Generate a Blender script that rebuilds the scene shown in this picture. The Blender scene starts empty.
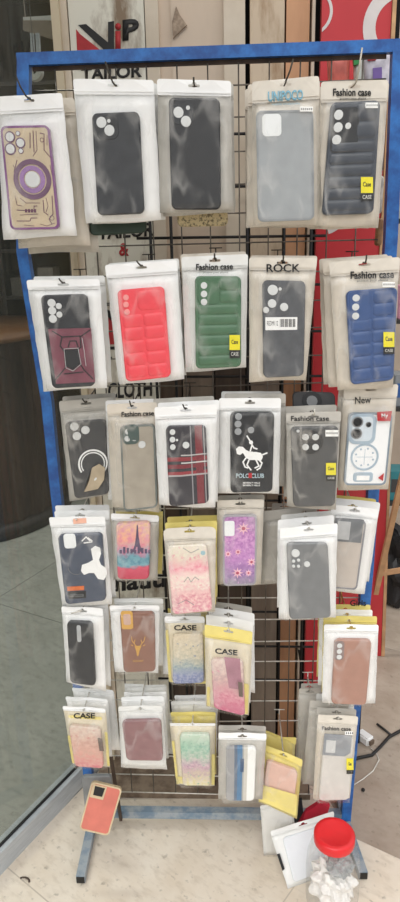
import bpy, bmesh, math, random
from mathutils import Vector, Matrix
random.seed(7)
S = bpy.context.scene
COL = S.collection
PI = math.pi

# ------------------------------------------------------------------ camera
FPX = 680.0
CAM = Vector((0.3509463, -1.32479771, 1.37515371))
YAW, PITCH, ROLL = -0.04564438, 0.30317108, -0.02476542
def cam_axes():
    cy, sy, cp, sp = math.cos(YAW), math.sin(YAW), math.cos(PITCH), math.sin(PITCH)
    f = Vector((sy*cp, cy*cp, -sp)); r = Vector((cy, -sy, 0)); u = r.cross(f)
    cr, sr = math.cos(ROLL), math.sin(ROLL)
    return cr*r+sr*u, -sr*r+cr*u, f
RX, UX, FX = cam_axes()
cd = bpy.data.cameras.new('camera'); cam = bpy.data.objects.new('camera', cd); COL.objects.link(cam)
cam.matrix_world = Matrix(((RX.x, UX.x, -FX.x, CAM.x), (RX.y, UX.y, -FX.y, CAM.y), (RX.z, UX.z, -FX.z, CAM.z), (0, 0, 0, 1)))
cd.sensor_fit = 'VERTICAL'; cd.sensor_height = 36; cd.lens = FPX/902*36; cd.clip_start = .02
S.camera = cam
def ray(px, py): return FX + RX*((px-200)/FPX) - UX*((py-451)/FPX)
def at(px, py, Y):
    d = ray(px, py); return CAM + d*((Y-CAM.y)/d.y)
def fl(px, py, z=0.0):
    d = ray(px, py); return CAM + d*((z-CAM.z)/d.z)
def proj(P):
    d = P-CAM; k = d.dot(FX); return 200+FPX*d.dot(RX)/k, 451-FPX*d.dot(UX)/k

# ------------------------------------------------------------------ materials
def lin(c):
    if isinstance(c, str): c = [int(c[i:i+2], 16)/255 for i in (0, 2, 4)]
    return tuple((x/12.92 if x <= .04045 else ((x+.055)/1.055)**2.4) for x in c)+(1,)
MC = {}
class NT:
    def __init__(s, name):
        s.m = bpy.data.materials.new(name); s.m.use_nodes = True; s.t = s.m.node_tree; s.n = s.t.nodes
        s.b = s.n['Principled BSDF']; s.o = s.n['Material Output']
    def new(s, ty, **k):
        n = s.n.new(ty)
        for a, v in k.items():
            if a in n.bl_rna.properties: setattr(n, a, v)
            else: n.inputs[a].default_value = v
        return n
    def ln(s, a, b): s.t.links.new(a, b)
    def uv(s): 
        n = s.new('ShaderNodeTexCoord'); return n.outputs['UV']
    def objc(s): return s.new('ShaderNodeTexCoord').outputs['Object']
    def math(s, op, a, b=None):
        n = s.new('ShaderNodeMath', operation=op)
        for i, v in enumerate((a, b)):
            if v is None: continue
            if isinstance(v, (int, float)): n.inputs[i].default_value = v
            else: s.ln(v, n.inputs[i])
        return n.outputs[0]
    def mix(s, fac, a, b, blend='MIX'):
        n = s.new('ShaderNodeMix', data_type='RGBA', blend_type=blend)
        for i, v in ((0, fac), (6, a), (7, b)):
            if isinstance(v, (int, float, tuple)): n.inputs[i].default_value = v
            else: s.ln(v, n.inputs[i])
        return n.outputs[2]
    def noise(s, vec, scale, detail=3, rough=.5):
        n = s.new('ShaderNodeTexNoise', Scale=scale, Detail=detail, Roughness=rough); s.ln(vec, n.inputs['Vector']); return n.outputs['Fac']
    def ramp(s, fac, stops):
        n = s.new('ShaderNodeValToRGB'); e = n.color_ramp.elements
        while len(e) < len(stops): e.new(.5)
        for i, (p, c) in enumerate(stops): e[i].position = p; e[i].color = c
        s.ln(fac, n.inputs[0]); return n.outputs[0]
    def bump(s, h, st, dist=.002):
        n = s.new('ShaderNodeBump', Strength=st, Distance=dist); s.ln(h, n.inputs['Height']); s.ln(n.outputs[0], s.b.inputs['Normal'])
    def mapping(s, vec, sc):
        n = s.new('ShaderNodeMapping'); n.inputs['Scale'].default_value = sc; s.ln(vec, n.inputs[0]); return n.outputs[0]
def mat(name, c, rough=.5, metal=0, var=.12, scale=40, bump=0, spec=.5, alpha=1):
    key = (name, str(c), rough, metal, var, scale, bump, alpha)
    if key in MC: return MC[key]
    t = NT(name); c = lin(c)
    t.b.inputs['Roughness'].default_value = rough; t.b.inputs['Metallic'].default_value = metal
    t.b.inputs['Specular IOR Level'].default_value = spec
    f = t.noise(t.objc(), scale, 4)
    d = tuple(max(0, x*(1-var)) for x in c[:3])+(1,); u = tuple(min(1, x*(1+var)) for x in c[:3])+(1,)
    t.ln(t.ramp(f, [(.3, d), (.7, u)]), t.b.inputs['Base Color'])
    if bump: t.bump(f, bump)
    t.b.inputs['Alpha'].default_value = alpha
    MC[key] = t.m; return t.m
def wear(name, c, c2, lo, hi, scale=25, rough=.5, metal=0, sc=(1, 1, 1), bump=.2):
    t = NT(name); v = t.mapping(t.objc(), sc); f = t.noise(v, scale, 6, .65)
    t.ln(t.ramp(f, [(lo, lin(c)), (hi, lin(c2))]), t.b.inputs['Base Color'])
    t.b.inputs['Roughness'].default_value = rough; t.b.inputs['Metallic'].default_value = metal
    t.bump(f, bump); return t.m
def film_mat(name, haze, tint='f4f2ee', wr=.45, sc=1.0):
    """clear crinkled plastic: transparent, with glossy skin and milky crease lines painted in for highlights"""
    t = NT(name); t.n.remove(t.b); v = t.objc()
    mp = t.mapping(v, (22*sc, 22*sc, 9*sc))
    n1 = t.noise(mp, 1.0, 1.6, .5)
    # ridges: |n-.5| small
    rdg = t.math('SUBTRACT', 1, t.math('MULTIPLY', t.math('ABSOLUTE', t.math('SUBTRACT', n1, .5)), 22))
    rdg = t.math('MAXIMUM', rdg, 0)
    n2 = t.noise(t.mapping(v, (9, 9, 6)), 1.5, 2)
    rdg = t.math('MULTIPLY', rdg, t.math('MAXIMUM', t.math('MULTIPLY', t.math('SUBTRACT', n2, .42), 4), 0))
    rdg = t.math('MINIMUM', rdg, 1)
    fac = t.math('MINIMUM', t.math('ADD', t.math('MULTIPLY', rdg, wr), haze), .9)  # crease highlights mixed in as pale diffuse colour, over an even haze
    tr = t.new('ShaderNodeBsdfTransparent'); tr.inputs[0].default_value = (.985, .985, .98, 1)
    di = t.new('ShaderNodeBsdfDiffuse'); di.inputs[0].default_value = lin(tint)
    gl = t.new('ShaderNodeBsdfGlossy'); gl.inputs['Roughness'].default_value = .2
    bp = t.new('ShaderNodeBump', Strength=.5, Distance=.0025); t.ln(n1, bp.inputs['Height'])
    for x in (di, gl): t.ln(bp.outputs[0], x.inputs['Normal'])
    fr = t.new('ShaderNodeFresnel', IOR=1.3); frc = t.math('MINIMUM', fr.outputs[0], .10)
    m1 = t.new('ShaderNodeMixShader'); t.ln(fac, m1.inputs[0]); t.ln(tr.outputs[0], m1.inputs[1]); t.ln(di.outputs[0], m1.inputs[2])
    m2 = t.new('ShaderNodeMixShader'); t.ln(frc, m2.inputs[0]); t.ln(m1.outputs[0], m2.inputs[1]); t.ln(gl.outputs[0], m2.inputs[2])
    t.ln(m2.outputs[0], t.o.inputs[0]); return t.m
def bands(name, base, lst, rough=.45, var=.1):
    """printed pattern: rectangles (u0,u1,v0,v1,colour) in the print's own coordinates, v from the top"""
    t = NT(name); sp = t.new('ShaderNodeSeparateXYZ'); t.ln(t.uv(), sp.inputs[0]); u, v = sp.outputs[0], sp.outputs[1]
    f = t.noise(t.uv(), 6, 5); b = lin(base)
    col = t.ramp(f, [(.3, tuple(x*(1-var) for x in b[:3])+(1,)), (.7, b)])
    for (a0, a1, b0, b1, c) in lst:
        k = t.math('MULTIPLY', t.math('MULTIPLY', t.math('GREATER_THAN', u, a0), t.math('LESS_THAN', u, a1)),
                   t.math('MULTIPLY', t.math('GREATER_THAN', v, b0), t.math('LESS_THAN', v, b1)))
        col = t.mix(k, col, lin(c))
    t.ln(col, t.b.inputs['Base Color']); t.b.inputs['Roughness'].default_value = rough; return t.m
def art(name, zones, scale=7, rough=.45, soft=.08, contrast=.5, acc=None, asc=5, ath=.22):
    """printed art: vertical zones [(v, colourA, colourB)] blotched by noise, with scattered blossoms"""
    t = NT(name); uv = t.mapping(t.uv(), (1, 2, 1)); sp = t.new('ShaderNodeSeparateXYZ'); t.ln(t.uv(), sp.inputs[0])
    n = t.noise(uv, scale, 5, .65); n0 = t.noise(uv, 3, 3)
    v = t.math('ADD', sp.outputs[1], t.math('MULTIPLY', t.math('SUBTRACT', n0, .5), soft*3))
    A = t.ramp(v, [(z[0], lin(z[1])) for z in zones]); B = t.ramp(v, [(z[0], lin(z[2])) for z in zones])
    k = t.ramp(n, [(.5-.2*(1-contrast), (0, 0, 0, 1)), (.5+.2*(1-contrast), (1, 1, 1, 1))])
    c = t.mix(k, A, B)
    if acc:
        vo = t.new('ShaderNodeTexVoronoi', Scale=asc); 
        mx = t.new('ShaderNodeVectorMath', operation='ADD'); nn = t.new('ShaderNodeTexNoise', Scale=14.0); t.ln(uv, nn.inputs['Vector'])
        sc = t.new('ShaderNodeVectorMath', operation='SCALE'); t.ln(nn.outputs['Color'], sc.inputs[0]); sc.inputs['Scale'].default_value = .12
        t.ln(uv, mx.inputs[0]); t.ln(sc.outputs[0], mx.inputs[1]); t.ln(mx.outputs[0], vo.inputs['Vector'])
        d = vo.outputs['Distance']
        c = t.mix(t.math('MULTIPLY', t.math('LESS_THAN', d, ath), .7), c, lin(acc[0]))
        c = t.mix(t.math('LESS_THAN', d, ath*.35), c, lin(acc[1]))
    t.ln(c, t.b.inputs['Base Color']); t.b.inputs['Roughness'].default_value = rough; return t.m

M_WHITE = mat('white_plastic', 'f2f2f1', .35, var=.03, scale=25)
M_PEARL = mat('pearl_white_plastic', 'e2e2df', .35, var=.05, scale=25)
M_GREYBAG = mat('grey_translucent_plastic', 'bcb8b0', .35, var=.12, scale=25)
M_BEIGEBAG = mat('beige_translucent_plastic', 'd4cbbd', .35, var=.12, scale=25)
M_YEL = mat('yellow_plastic', 'e4d480', .35, var=.08, scale=25)
M_CRM = mat('cream_backed_plastic', 'ded3ba', .35, var=.06, scale=25)
M_SILV = mat('silver_plastic', 'a9adb0', .3, var=.2, scale=60)
M_FILM = film_mat('clear_plastic_film', .012, wr=.30)
M_FILMG = film_mat('hazy_plastic_film', .06, 'd8d4cc', .42, 1.3)
M_BLK = mat('black_ink', '151515', .5, var=0)
M_RED = mat('red_ink', 'b3202a', .5, var=.05)
M_GREYINK = mat('grey_ink', '6a6a6a', .5, var=0)
M_WIRE = mat('galvanised_and_lit_mesh_wire', 'cfcbc2', .35, .25, var=.2, scale=80)
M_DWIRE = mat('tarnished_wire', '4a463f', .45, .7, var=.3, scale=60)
M_BLUE = wear('chipped_blue_paint', '2f74c0', '1f4f94', .35, .62, 30, .4)
M_BLUEG = wear('scuffed_grey_blue_paint', '9aa2a8', '6f8496', .42, .6, 30, .45)
M_TAGY = mat('yellow_tag_paper', 'e9dc1e', .5, var=.04)
M_LENS = mat('camera_cutout', 'd6d8d8', .25, var=.05)
M_LENSD = mat('dark_lens_glass', '1c1f22', .1, var=0)

# ------------------------------------------------------------------ objects
def tag(o, label=None, cat=None, group=None, kind=None):
    for k, v in (('label', label), ('category', cat), ('group', group), ('kind', kind)):
        if v: o[k] = v
    return o
def empty(name, loc, label=None, cat=None, group=None):
    o = bpy.data.objects.new(name, None); o.empty_display_size = .02; COL.objects.link(o); o.location = loc
    o.rotation_euler = (0, 0, 0); return tag(o, label, cat, group)
def root_of(p):
    L = Vector((0, 0, 0))
    while p is not None: L += p.location; p = p.parent
    return L
def link(name, bm, m, parent=None, smooth=False, solid=0, recalc=True):
    me = bpy.data.meshes.new(name)
    if recalc: bmesh.ops.recalc_face_normals(bm, faces=bm.faces)
    if parent is not None:
        L = root_of(parent)
        for v in bm.verts: v.co -= L
    bm.to_mesh(me); bm.free()
    me.materials.append(m)
    if smooth:
        for p in me.polygons: p.use_smooth = True
    o = bpy.data.objects.new(name, me); COL.objects.link(o)
    if parent is not None: o.parent = parent
    if solid:
        md = o.modifiers.new('thickness', 'SOLIDIFY'); md.thickness = solid; md.offset = 0
    return o
def add_box(bm, lo, hi, mtx=None):
    vs = [bm.verts.new((x, y, z)) for x in (lo[0], hi[0]) for y in (lo[1], hi[1]) for z in (lo[2], hi[2])]
    for f in ((0, 1, 3, 2), (4, 6, 7, 5), (0, 4, 5, 1), (2, 3, 7, 6), (0, 2, 6, 4), (1, 5, 7, 3)): bm.faces.new([vs[i] for i in f])
    if mtx: 
        for v in vs: v.co = mtx @ v.co
    return vs
def box(name, lo, hi, m, parent=None, bev=0):
    bm = bmesh.new(); add_box(bm, lo, hi)
    if bev: bmesh.ops.bevel(bm, geom=bm.edges[:], offset=bev, segments=2, affect='EDGES')
    return link(name, bm, m, parent)
def tube(bm, pts, r, n=8, cap=True, square=False):
    pts = [Vector(p) for p in pts]; rings = []; prev = None
    for i, p in enumerate(pts):
        a = pts[max(0, i-1)]; b = pts[min(len(pts)-1, i+1)]; t = (b-a).normalized()
        if prev is None:
            u = t.cross(Vector((0, 0, 1)))
            if u.length < .2: u = t.cross(Vector((0, 1, 0)))
            u.normalize()
        else: u = (prev - t*prev.dot(t)).normalized()
        prev = u; w = t.cross(u)
        ra = r[i] if isinstance(r, (list, tuple)) else r
        if square: rings.append([bm.verts.new(p+u*a_*ra+w*b_*ra) for a_, b_ in ((1, 1), (-1, 1), (-1, -1), (1, -1))])
        else: rings.append([bm.verts.new(p+(u*math.cos(2*PI*k/n)+w*math.sin(2*PI*k/n))*ra) for k in range(n)])
    m = len(rings[0])
    for A, B in zip(rings, rings[1:]):
        for k in range(m): bm.faces.new((A[k], A[(k+1) % m], B[(k+1) % m], B[k]))
    if cap:
        bm.faces.new(rings[0]); bm.faces.new(rings[-1])
def tube_obj(name, pts, r, m, parent=None, square=False, n=8):
    bm = bmesh.new(); tube(bm, pts, r, n, True, square); return link(name, bm, m, parent, smooth=not square)

# ------------------------------------------------------------------ frames: a hanging flat thing
class Frame:
    def __init__(s, px=None, Y=-.12, lean=.008, corners=None):
        if corners: s.c = [Vector(c) for c in corners]
        else:
            s.c = [at(px[0][0], px[0][1], Y), at(px[1][0], px[1][1], Y), at(px[2][0], px[2][1], Y-lean), at(px[3][0], px[3][1], Y-lean)]
        TL, TR, BR, BL = s.c
        s.w = ((TR-TL).length+(BR-BL).length)/2; s.h = ((BL-TL).length+(BR-TR).length)/2
        s.n = (TR-TL).cross(BL-TL).normalized()
        if s.n.y > 0: s.n = -s.n
    def M(s, a, b, h=0):
        TL, TR, BR, BL = s.c
        return TL.lerp(TR, a).lerp(BL.lerp(BR, a), b) + s.n*h
    def P(s, x, y, h=0): return s.M(x/s.w, y/s.h, h)
    def st(s, px, py, h=0):
        a, b = .5, .5
        for _ in range(8):
            q = proj(s.M(a, b, h)); e = 1e-3
            qa = proj(s.M(a+e, b, h)); qb = proj(s.M(a, b+e, h))
            j = ((qa[0]-q[0])/e, (qb[0]-q[0])/e, (qa[1]-q[1])/e, (qb[1]-q[1])/e)
            det = j[0]*j[3]-j[1]*j[2]; dx, dy = px-q[0], py-q[1]
            a += (dx*j[3]-dy*j[1])/det; b += (dy*j[0]-dx*j[2])/det
        return a, b
    def xy(s, px, py, h=0):
        a, b = s.st(px, py, h); return a*s.w, b*s.h
    def origin(s): return s.M(.5, 0, 0)
def arc_rr(cx, cy, w, h, r, n=5):
    r = max(1e-5, min(r, w/2-1e-5, h/2-1e-5)); o = []
    for qx, qy, a0 in ((1, 1, 0), (-1, 1, 90), (-1, -1, 180), (1, -1, 270)):
        for k in range(n+1):
            a = math.radians(a0+90*k/n); o.append((cx+qx*(w/2-r)+r*math.cos(a), cy+qy*(h/2-r)+r*math.sin(a)))
    return o
def stack_rings(bm, F, rings, bbox, closed_top=True):
    uvl = bm.loops.layers.uv.verify(); x0, y0, w, h = bbox; R = []
    for pts, hh in rings: R.append([(bm.verts.new(F.P(x, y, hh)), ((x-x0)/w, (y-y0)/h)) for x, y in pts])
    def face(q):
        f = bm.faces.new([v for v, _ in q])
        for l, (_, c) in zip(f.loops, q): l[uvl].uv = c
    n = len(R[0])
    for A, B in zip(R, R[1:]):
        for k in range(n): face([A[k], A[(k+1) % n], B[(k+1) % n], B[k]])
    face(R[0]); 
    if closed_top: face(R[-1])
def rr(name, F, cx, cy, w, h, r, h0, h1, m, parent, bev=.0008, dome=0, n=5, smooth=False, bm=None):
    own = bm is None
    if own: bm = bmesh.new()
    rings = [(arc_rr(cx, cy, w, h, r, n), h0), (arc_rr(cx, cy, w, h, r, n), h1-bev), (arc_rr(cx, cy, w-2*bev, h-2*bev, r-bev, n), h1)]
    if dome:
        for i, k in ((.25, .6), (.55, .9), (.85, 1)):
            d = min(w, h)/2*i; rings.append((arc_rr(cx, cy, w-2*d, h-2*d, max(r-d, .0005), n), h1+dome*k))
    stack_rings(bm, F, rings, (cx-w/2, cy-h/2, w, h))
    if own: return link(name, bm, m, parent, smooth=smooth)
def disc(name, F, x, y, r, h0, h1, m, parent, bm=None, n=14): 
    own = bm is None
    if own: bm = bmesh.new()
    pts = [(x+r*math.cos(2*PI*k/n), y+r*math.sin(2*PI*k/n)) for k in range(n)]
    p2 = [(x+r*.9*math.cos(2*PI*k/n), y+r*.9*math.sin(2*PI*k/n)) for k in range(n)]
    stack_rings(bm, F, [(pts, h0), (pts, h1), (p2, h1+.0002)], (x-r, y-r, 2*r, 2*r))
    if own: return link(name, bm, m, parent)
def ringp(name, F, x, y, r, wd, h0, h1, m, parent, a0=0, a1=360, bm=None, n=28):
    own = bm is None
    if own: bm = bmesh.new()
    full = a1-a0 >= 360; sec = []
    for k in range(n+(0 if full else 1)):
        a = math.radians(a0+(a1-a0)*k/n); c, s = math.cos(a), math.sin(a)
        sec.append([bm.verts.new(F.P(x+(r+d)*c, y+(r+d)*s, hh)) for d, hh in ((-wd/2, h0), (-wd/2, h1), (wd/2, h1), (wd/2, h0))])
    N = len(sec)
    for k in range(N if full else N-1):
        A, B = sec[k], sec[(k+1) % N]
        for j in range(4): bm.faces.new((A[j], A[(j+1) % 4], B[(j+1) % 4], B[j]))
    if not full: bm.faces.new(sec[0]); bm.faces.new(sec[-1])
    if own: return link(name, bm, m, parent)
def poly(bm, F, pts, h0, h1):
    A = [bm.verts.new(F.P(x, y, h0)) for x, y in pts]; B = [bm.verts.new(F.P(x, y, h1)) for x, y in pts]
    n = len(pts)
    for k in range(n): bm.faces.new((A[k], A[(k+1) % n], B[(k+1) % n], B[k]))
    fs = [bm.faces.new(A), bm.faces.new(B)]
    bmesh.ops.triangulate(bm, faces=fs)
def stroke(bm, F, pts, wd, h0, h1):
    for (x0, y0), (x1, y1) in zip(pts, pts[1:]):
        dx, dy = x1-x0, y1-y0; L = math.hypot(dx, dy) or 1; nx, ny = -dy/L*wd/2, dx/L*wd/2; ex, ey = dx/L*wd*.3, dy/L*wd*.3
        poly(bm, F, [(x0+nx-ex, y0+ny-ey), (x1+nx+ex, y1+ny+ey), (x1-nx+ex, y1-ny+ey), (x0-nx-ex, y0-ny-ey)], h0, h1)
def pxpoly(bm, F, pts, h0, h1): poly(bm, F, [F.xy(px, py, h1) for px, py in pts], h0, h1)
def pxstroke(bm, F, pts, wd, h0, h1): stroke(bm, F, [F.xy(px, py, h1) for px, py in pts], wd, h0, h1)
def text(name, s, F, b, h, m, parent, bold=0.0, ext=.0003):
    """lettering s filling pixel box b (x0,y0,x1,y1; optionally y at right end) on frame F"""
    cu = bpy.data.curves.new('t', 'FONT'); cu.body = s; cu.offset = bold; cu.resolution_u = 3
    o = bpy.data.objects.new('t', cu); COL.objects.link(o)
    bpy.context.view_layer.update()
    me = bpy.data.meshes.new_from_object(o.evaluated_get(bpy.context.evaluated_depsgraph_get()))
    bpy.data.objects.remove(o); bpy.data.curves.remove(cu)
    xs = [v.co.x for v in me.vertices]; ys = [v.co.y for v in me.vertices]
    x0, x1, y0, y1 = min(xs), max(xs), min(ys), max(ys)
    dyr = b[4] if len(b) > 4 else 0
    q = [F.st(b[0], b[1], h), F.st(b[2], b[1]+dyr, h), F.st(b[2], b[3]+dyr, h), F.st(b[0], b[3], h)]
    bm = bmesh.new(); bm.from_mesh(me); bpy.data.meshes.remove(me)
    g = bmesh.ops.extrude_face_region(bm, geom=bm.faces[:]); top = {e for e in g['geom'] if isinstance(e, bmesh.types.BMVert)}
    for v in bm.verts:
        a = (v.co.x-x0)/(x1-x0); t = 1-(v.co.y-y0)/(y1-y0)
        A = (q[0][0]*(1-a)+q[1][0]*a, q[0][1]*(1-a)+q[1][1]*a); B = (q[3][0]*(1-a)+q[2][0]*a, q[3][1]*(1-a)+q[2][1]*a)
        v.co = F.M(A[0]*(1-t)+B[0]*t, A[1]*(1-t)+B[1]*t, h+(ext if v in top else 0))
    return link(name, bm, m, parent)

# ------------------------------------------------------------------ plastic pouch
def header(F, root, hh, m, hole, h=.001, rnd=.004, name='header'):
    bm = bmesh.new(); w = F.w
    out = []
    for k in range(5):
        a = PI/2*k/4; out.append((rnd-rnd*math.cos(a), rnd-rnd*math.sin(a)))
    for k in range(1, 8): out.append((w*k/8, 0))
    for k in range(5):
        a = PI/2*k/4; out.append((w-rnd+rnd*math.sin(a), rnd-rnd*math.cos(a)))
    out.append((w, hh*.6)); out.append((w, hh)); out.append((w*.5, hh)); out.append((0, hh)); out.append((0, hh*.6))
    hx, hy = hole; L = .0095
    hp = [(hx-L, hy), (hx-L*.9, hy-.002), (hx-.004, hy-.002), (hx-.003, hy-.0045), (hx, hy-.0058), (hx+.003, hy-.0045), (hx+.004, hy-.002), (hx+L*.9, hy-.002), (hx+L, hy), (hx+L*.9, hy+.0018), (hx, hy+.0022), (hx-L*.9, hy+.0018)]
    es = []
    for pts in (out, hp):
        vs = [bm.verts.new(F.P(x, y, h+.0012*math.sin(x*90)*(1 if pts is out else 0))) for x, y in pts]
        es += [bm.edges.new((vs[i], vs[(i+1) % len(vs)])) for i in range(len(vs))]
    bmesh.ops.triangle_fill(bm, use_beauty=True, use_dissolve=False, edges=es)
    return link(name, bm, m, root, solid=.0006)
def sheet(F, root, t0, m, wav=.0015, nx=8, ny=10, name='back_sheet', seed=0, tuck=.0):
    bm = bmesh.new(); rn = random.Random(seed); G = []
    ed = [[rn.uniform(-1, 1) for _ in range(ny+1)] for _ in range(2)]
    for j in range(ny+1):
        t = t0+(1-t0)*j/ny; row = []
        for i in range(nx+1):
            s = i/nx; sx = s
            if 0 < j: sx += (ed[0][j]*(1-s)+ed[1][j]*s)*.006
            ty = t + (.006*math.sin(s*5+seed) if j == ny else 0)
            row.append(bm.verts.new(F.M(sx, ty, -.0005-abs(wav*math.sin(s*7+j*.6+seed))*(.5+.5*abs(2*s-1)))))
        G.append(row)
    for j in range(ny):
        for i in range(nx): bm.faces.new((G[j][i], G[j][i+1], G[j+1][i+1], G[j+1][i]))
    return link(name, bm, m, root, smooth=True, solid=.0006)
def film(F, root, t0, cb, m, amp=.0128, seed=0, border=None):
    """front film bulging over the case; cb = case box in s,t"""
    s0, s1, c0, c1 = cb; nx, ny = 18, 28; rn = random.Random(seed)
    bm = bmesh.new(); G = []
    def sm(x): x = max(0, min(1, x)); return x*x*(3-2*x)
    ph = [rn.uniform(0, 6) for _ in range(4)]
    for j in range(ny+1):
        t = t0+(1-t0)*j/ny; row = []
        for i in range(nx+1):
            s = i/nx
            k = sm(s/max(s0-.01, .03))*sm((1-s)/max(1-s1-.01, .03))*sm((t-t0)/max(c0-t0-.01, .03))*sm((1-t)/max(1-c1-.005, .02))
            wr = .0007*(math.sin(s*23+t*9+ph[0])+math.sin(s*9-t*31+ph[1]))+.0006*math.sin(t*45+s*12+ph[2])
            row.append(bm.verts.new(F.M(s, t, .0012+k*(amp+.0015+abs(wr)))))
        G.append(row)
    for j in range(ny):
        for i in range(nx): bm.faces.new((G[j][i], G[j][i+1], G[j+1][i+1], G[j+1][i]))
    return link('front_film', bm, m, root, smooth=True, recalc=False)
STY = {'white': (M_WHITE, M_WHITE, M_FILM), 'pearl': (M_PEARL, M_PEARL, M_FILM), 'grey': (M_GREYBAG, M_GREYBAG, M_FILMG), 'beige': (M_BEIGEBAG, M_BEIGEBAG, M_FILMG),
       'yellow': (M_YEL, M_YEL, M_FILM), 'yellowhead': (M_CRM, M_YEL, M_FILM), 'yellowback': (M_CRM, M_WHITE, M_FILM), 'whitegrey': (M_GREYBAG, M_WHITE, M_FILM), 'beigeclear': (M_BEIGEBAG, mat('cream_translucent_plastic', 'd9d2c6', .35, var=.1, scale=30), M_FILM)}
NB = [0]
HOOKS = []
def pouch(F, label, style='white', hh=.022, case=None, group=None, hole=None, hx=None, film_on=True, rnd=.004, nogrid=False):
    NB[0] += 1; sd = NB[0]
    root = empty('plastic_pouch', F.origin(), label, 'phone case packet', group)
    mb, mh, mf = STY[style]
    if hole is None: hole = (F.w*.5 if hx is None else hx, .0085)
    header(F, root, hh, mh, hole, rnd=rnd)
    t0 = hh/F.h
    sheet(F, root, t0, mb, seed=sd)
    for dy in (-.0035, .0005):
        bm = bmesh.new(); poly(bm, F, [(.001, hh+dy), (F.w-.001, hh+dy), (F.w-.001, hh+dy+.0014), (.001, hh+dy+.0014)], .001, .0024)
        link('zip_seal', bm, mh, root)
    if film_on:
        film(F, root, t0, case or (.12, .88, .2, .95), mf, seed=sd, amp=.0142 if case else .006)
    return root, hole
def cut(c, a=0, b=0): return c
def yedges(F, root, segs):
    """yellow printed border of a pouch: segments in s,t"""
    for (a, b, c, d) in segs:
        bm = bmesh.new(); n = 6; x0, x1, y0, y1 = a*F.w, b*F.w, c*F.h, d*F.h
        rr('yellow_border', F, (x0+x1)/2, (y0+y1)/2, x1-x0, y1-y0, .003, .0006, .0011, M_YEL, root, bev=.0001)
        bm.free()
def sticker(F, root, b, h=.0165, m=None):
    m = m or mat('white_sticker', 'f6f6f4', .5, var=.02)
    bm = bmesh.new(); pxpoly(bm, F, [(b[0], b[1]), (b[2], b[1]), (b[2], b[3]), (b[0], b[3])], h-.0004, h)
    o = link('price_sticker', bm, m, root)
    bm = bmesh.new(); y = (b[1]+b[3])/2
    n = int((b[2]-b[0])/2)
    for k in range(n): pxpoly(bm, F, [(b[0]+1+2*k, y-1), (b[0]+2.1+2*k, y-1), (b[0]+2.1+2*k, y+.9), (b[0]+1+2*k, y+.9)], h, h+.0002)
    link('printed_digits', bm, M_GREYINK, o)
def ctag(F, root, b, yb):
    """yellow paper tag with a black foot reading CASE"""
    h = .0165
    bm = bmesh.new(); pxpoly(bm, F, [(b[0], b[1]), (b[2], b[1]), (b[2], b[3]), (b[0], b[3])], h-.0004, h); o = link('yellow_tag', bm, M_TAGY, root)
    text('tag_lettering', 'Case', F, (b[0]+2, b[1]+(b[3]-b[1])*.3, b[2]-2, b[1]+(b[3]-b[1])*.6), h, M_BLK, o, .02)
    bm = bmesh.new(); pxpoly(bm, F, [(b[0], b[3]), (b[2], b[3]), (b[2], yb), (b[0], yb)], h-.0004, h); o2 = link('black_tag_foot', bm, M_BLK, root)
    text('tag_lettering', 'CASE', F, (b[0]+1.5, b[3]+2, b[2]-1.5, yb-2), h, mat('grey_lettering', 'c9c9c4', .5, var=0), o2, .02)
def rearF(F, off, dl=0, sh=0):
    o = Vector(off); TL, TR, BR, BL = F.c; d = Vector((sh, 0, -dl))
    return Frame(corners=[TL+o, TR+o, BR+o+d, BL+o+d])
CASEN = [0]
def shell(Q, Y, label, m, th=.009, r=.009, parent=None, lean=.008, lip=None, cat='phone case', group=None, h0=.003):
    F = Frame(Q, Y, lean); root = empty('phone_case', F.origin(), label, cat, group)
    rr('shell', F, F.w/2, F.h/2, F.w, F.h, r, h0, h0+th, m, root, bev=.0016, smooth=False, n=6)
    if lip:
        bm = bmesh.new(); A = arc_rr(F.w/2, F.h/2, F.w+.0012, F.h+.0012, r, 6); B = arc_rr(F.w/2, F.h/2, F.w-.0055, F.h-.0055, r-.0025, 6)
        hz = h0+th+.0006; n = len(A)
        va = [bm.verts.new(F.P(x, y, h0+.001)) for x, y in A]; vb = [bm.verts.new(F.P(x, y, hz)) for x, y in A]; vc = [bm.verts.new(F.P(x, y, hz)) for x, y in B]; vd = [bm.verts.new(F.P(x, y, hz-.0015)) for x, y in B]
        for k in range(n):
            k2 = (k+1) % n
            for P_, Q_ in ((va, vb), (vb, vc), (vc, vd)): bm.faces.new((P_[k], P_[k2], Q_[k2], Q_[k]))
        link('bumper_frame', bm, lip, root)
    F.top = h0+th; F.root = root; return F
def px2m(F, px): return px*(F.w/((proj(F.M(1, .5))[0]-proj(F.M(0, .5))[0])))
def cams(F, pts, m=None, ring=None, par=None):
    for (x, y, r) in pts:
        X, Yy = F.xy(x, y, F.top); R_ = px2m(F, r)
        p = par or F.root
        if ring: 
            o = disc('lens_ring', F, X, Yy, R_*1.3, F.top, F.top+.0010, ring, p); p = o
        disc('camera_cutout', F, X, Yy, R_, F.top, F.top+.0014, m or M_LENS, p)
def island(F, b, m, rpx=4, h=.0012, name='camera_island'):
    x0, y0 = F.xy(b[0], b[1], F.top); x1, y1 = F.xy(b[2], b[3], F.top)
    return rr(name, F, (x0+x1)/2, (y0+y1)/2, abs(x1-x0), abs(y1-y0), px2m(F, rpx), F.top-.001, F.top+h, m, F.root, bev=.0004)
def cbox(FB, FC):
    a = FB.st(*proj(FC.M(0, 0))); b = FB.st(*proj(FC.M(1, 1))); c = FB.st(*proj(FC.M(0, 1))); d = FB.st(*proj(FC.M(1, 0)))
    return (max(.02, min(a[0], c[0])), min(.98, max(b[0], d[0])), max(.12, min(a[1], d[1])), min(.985, max(b[1], c[1])))
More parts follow.
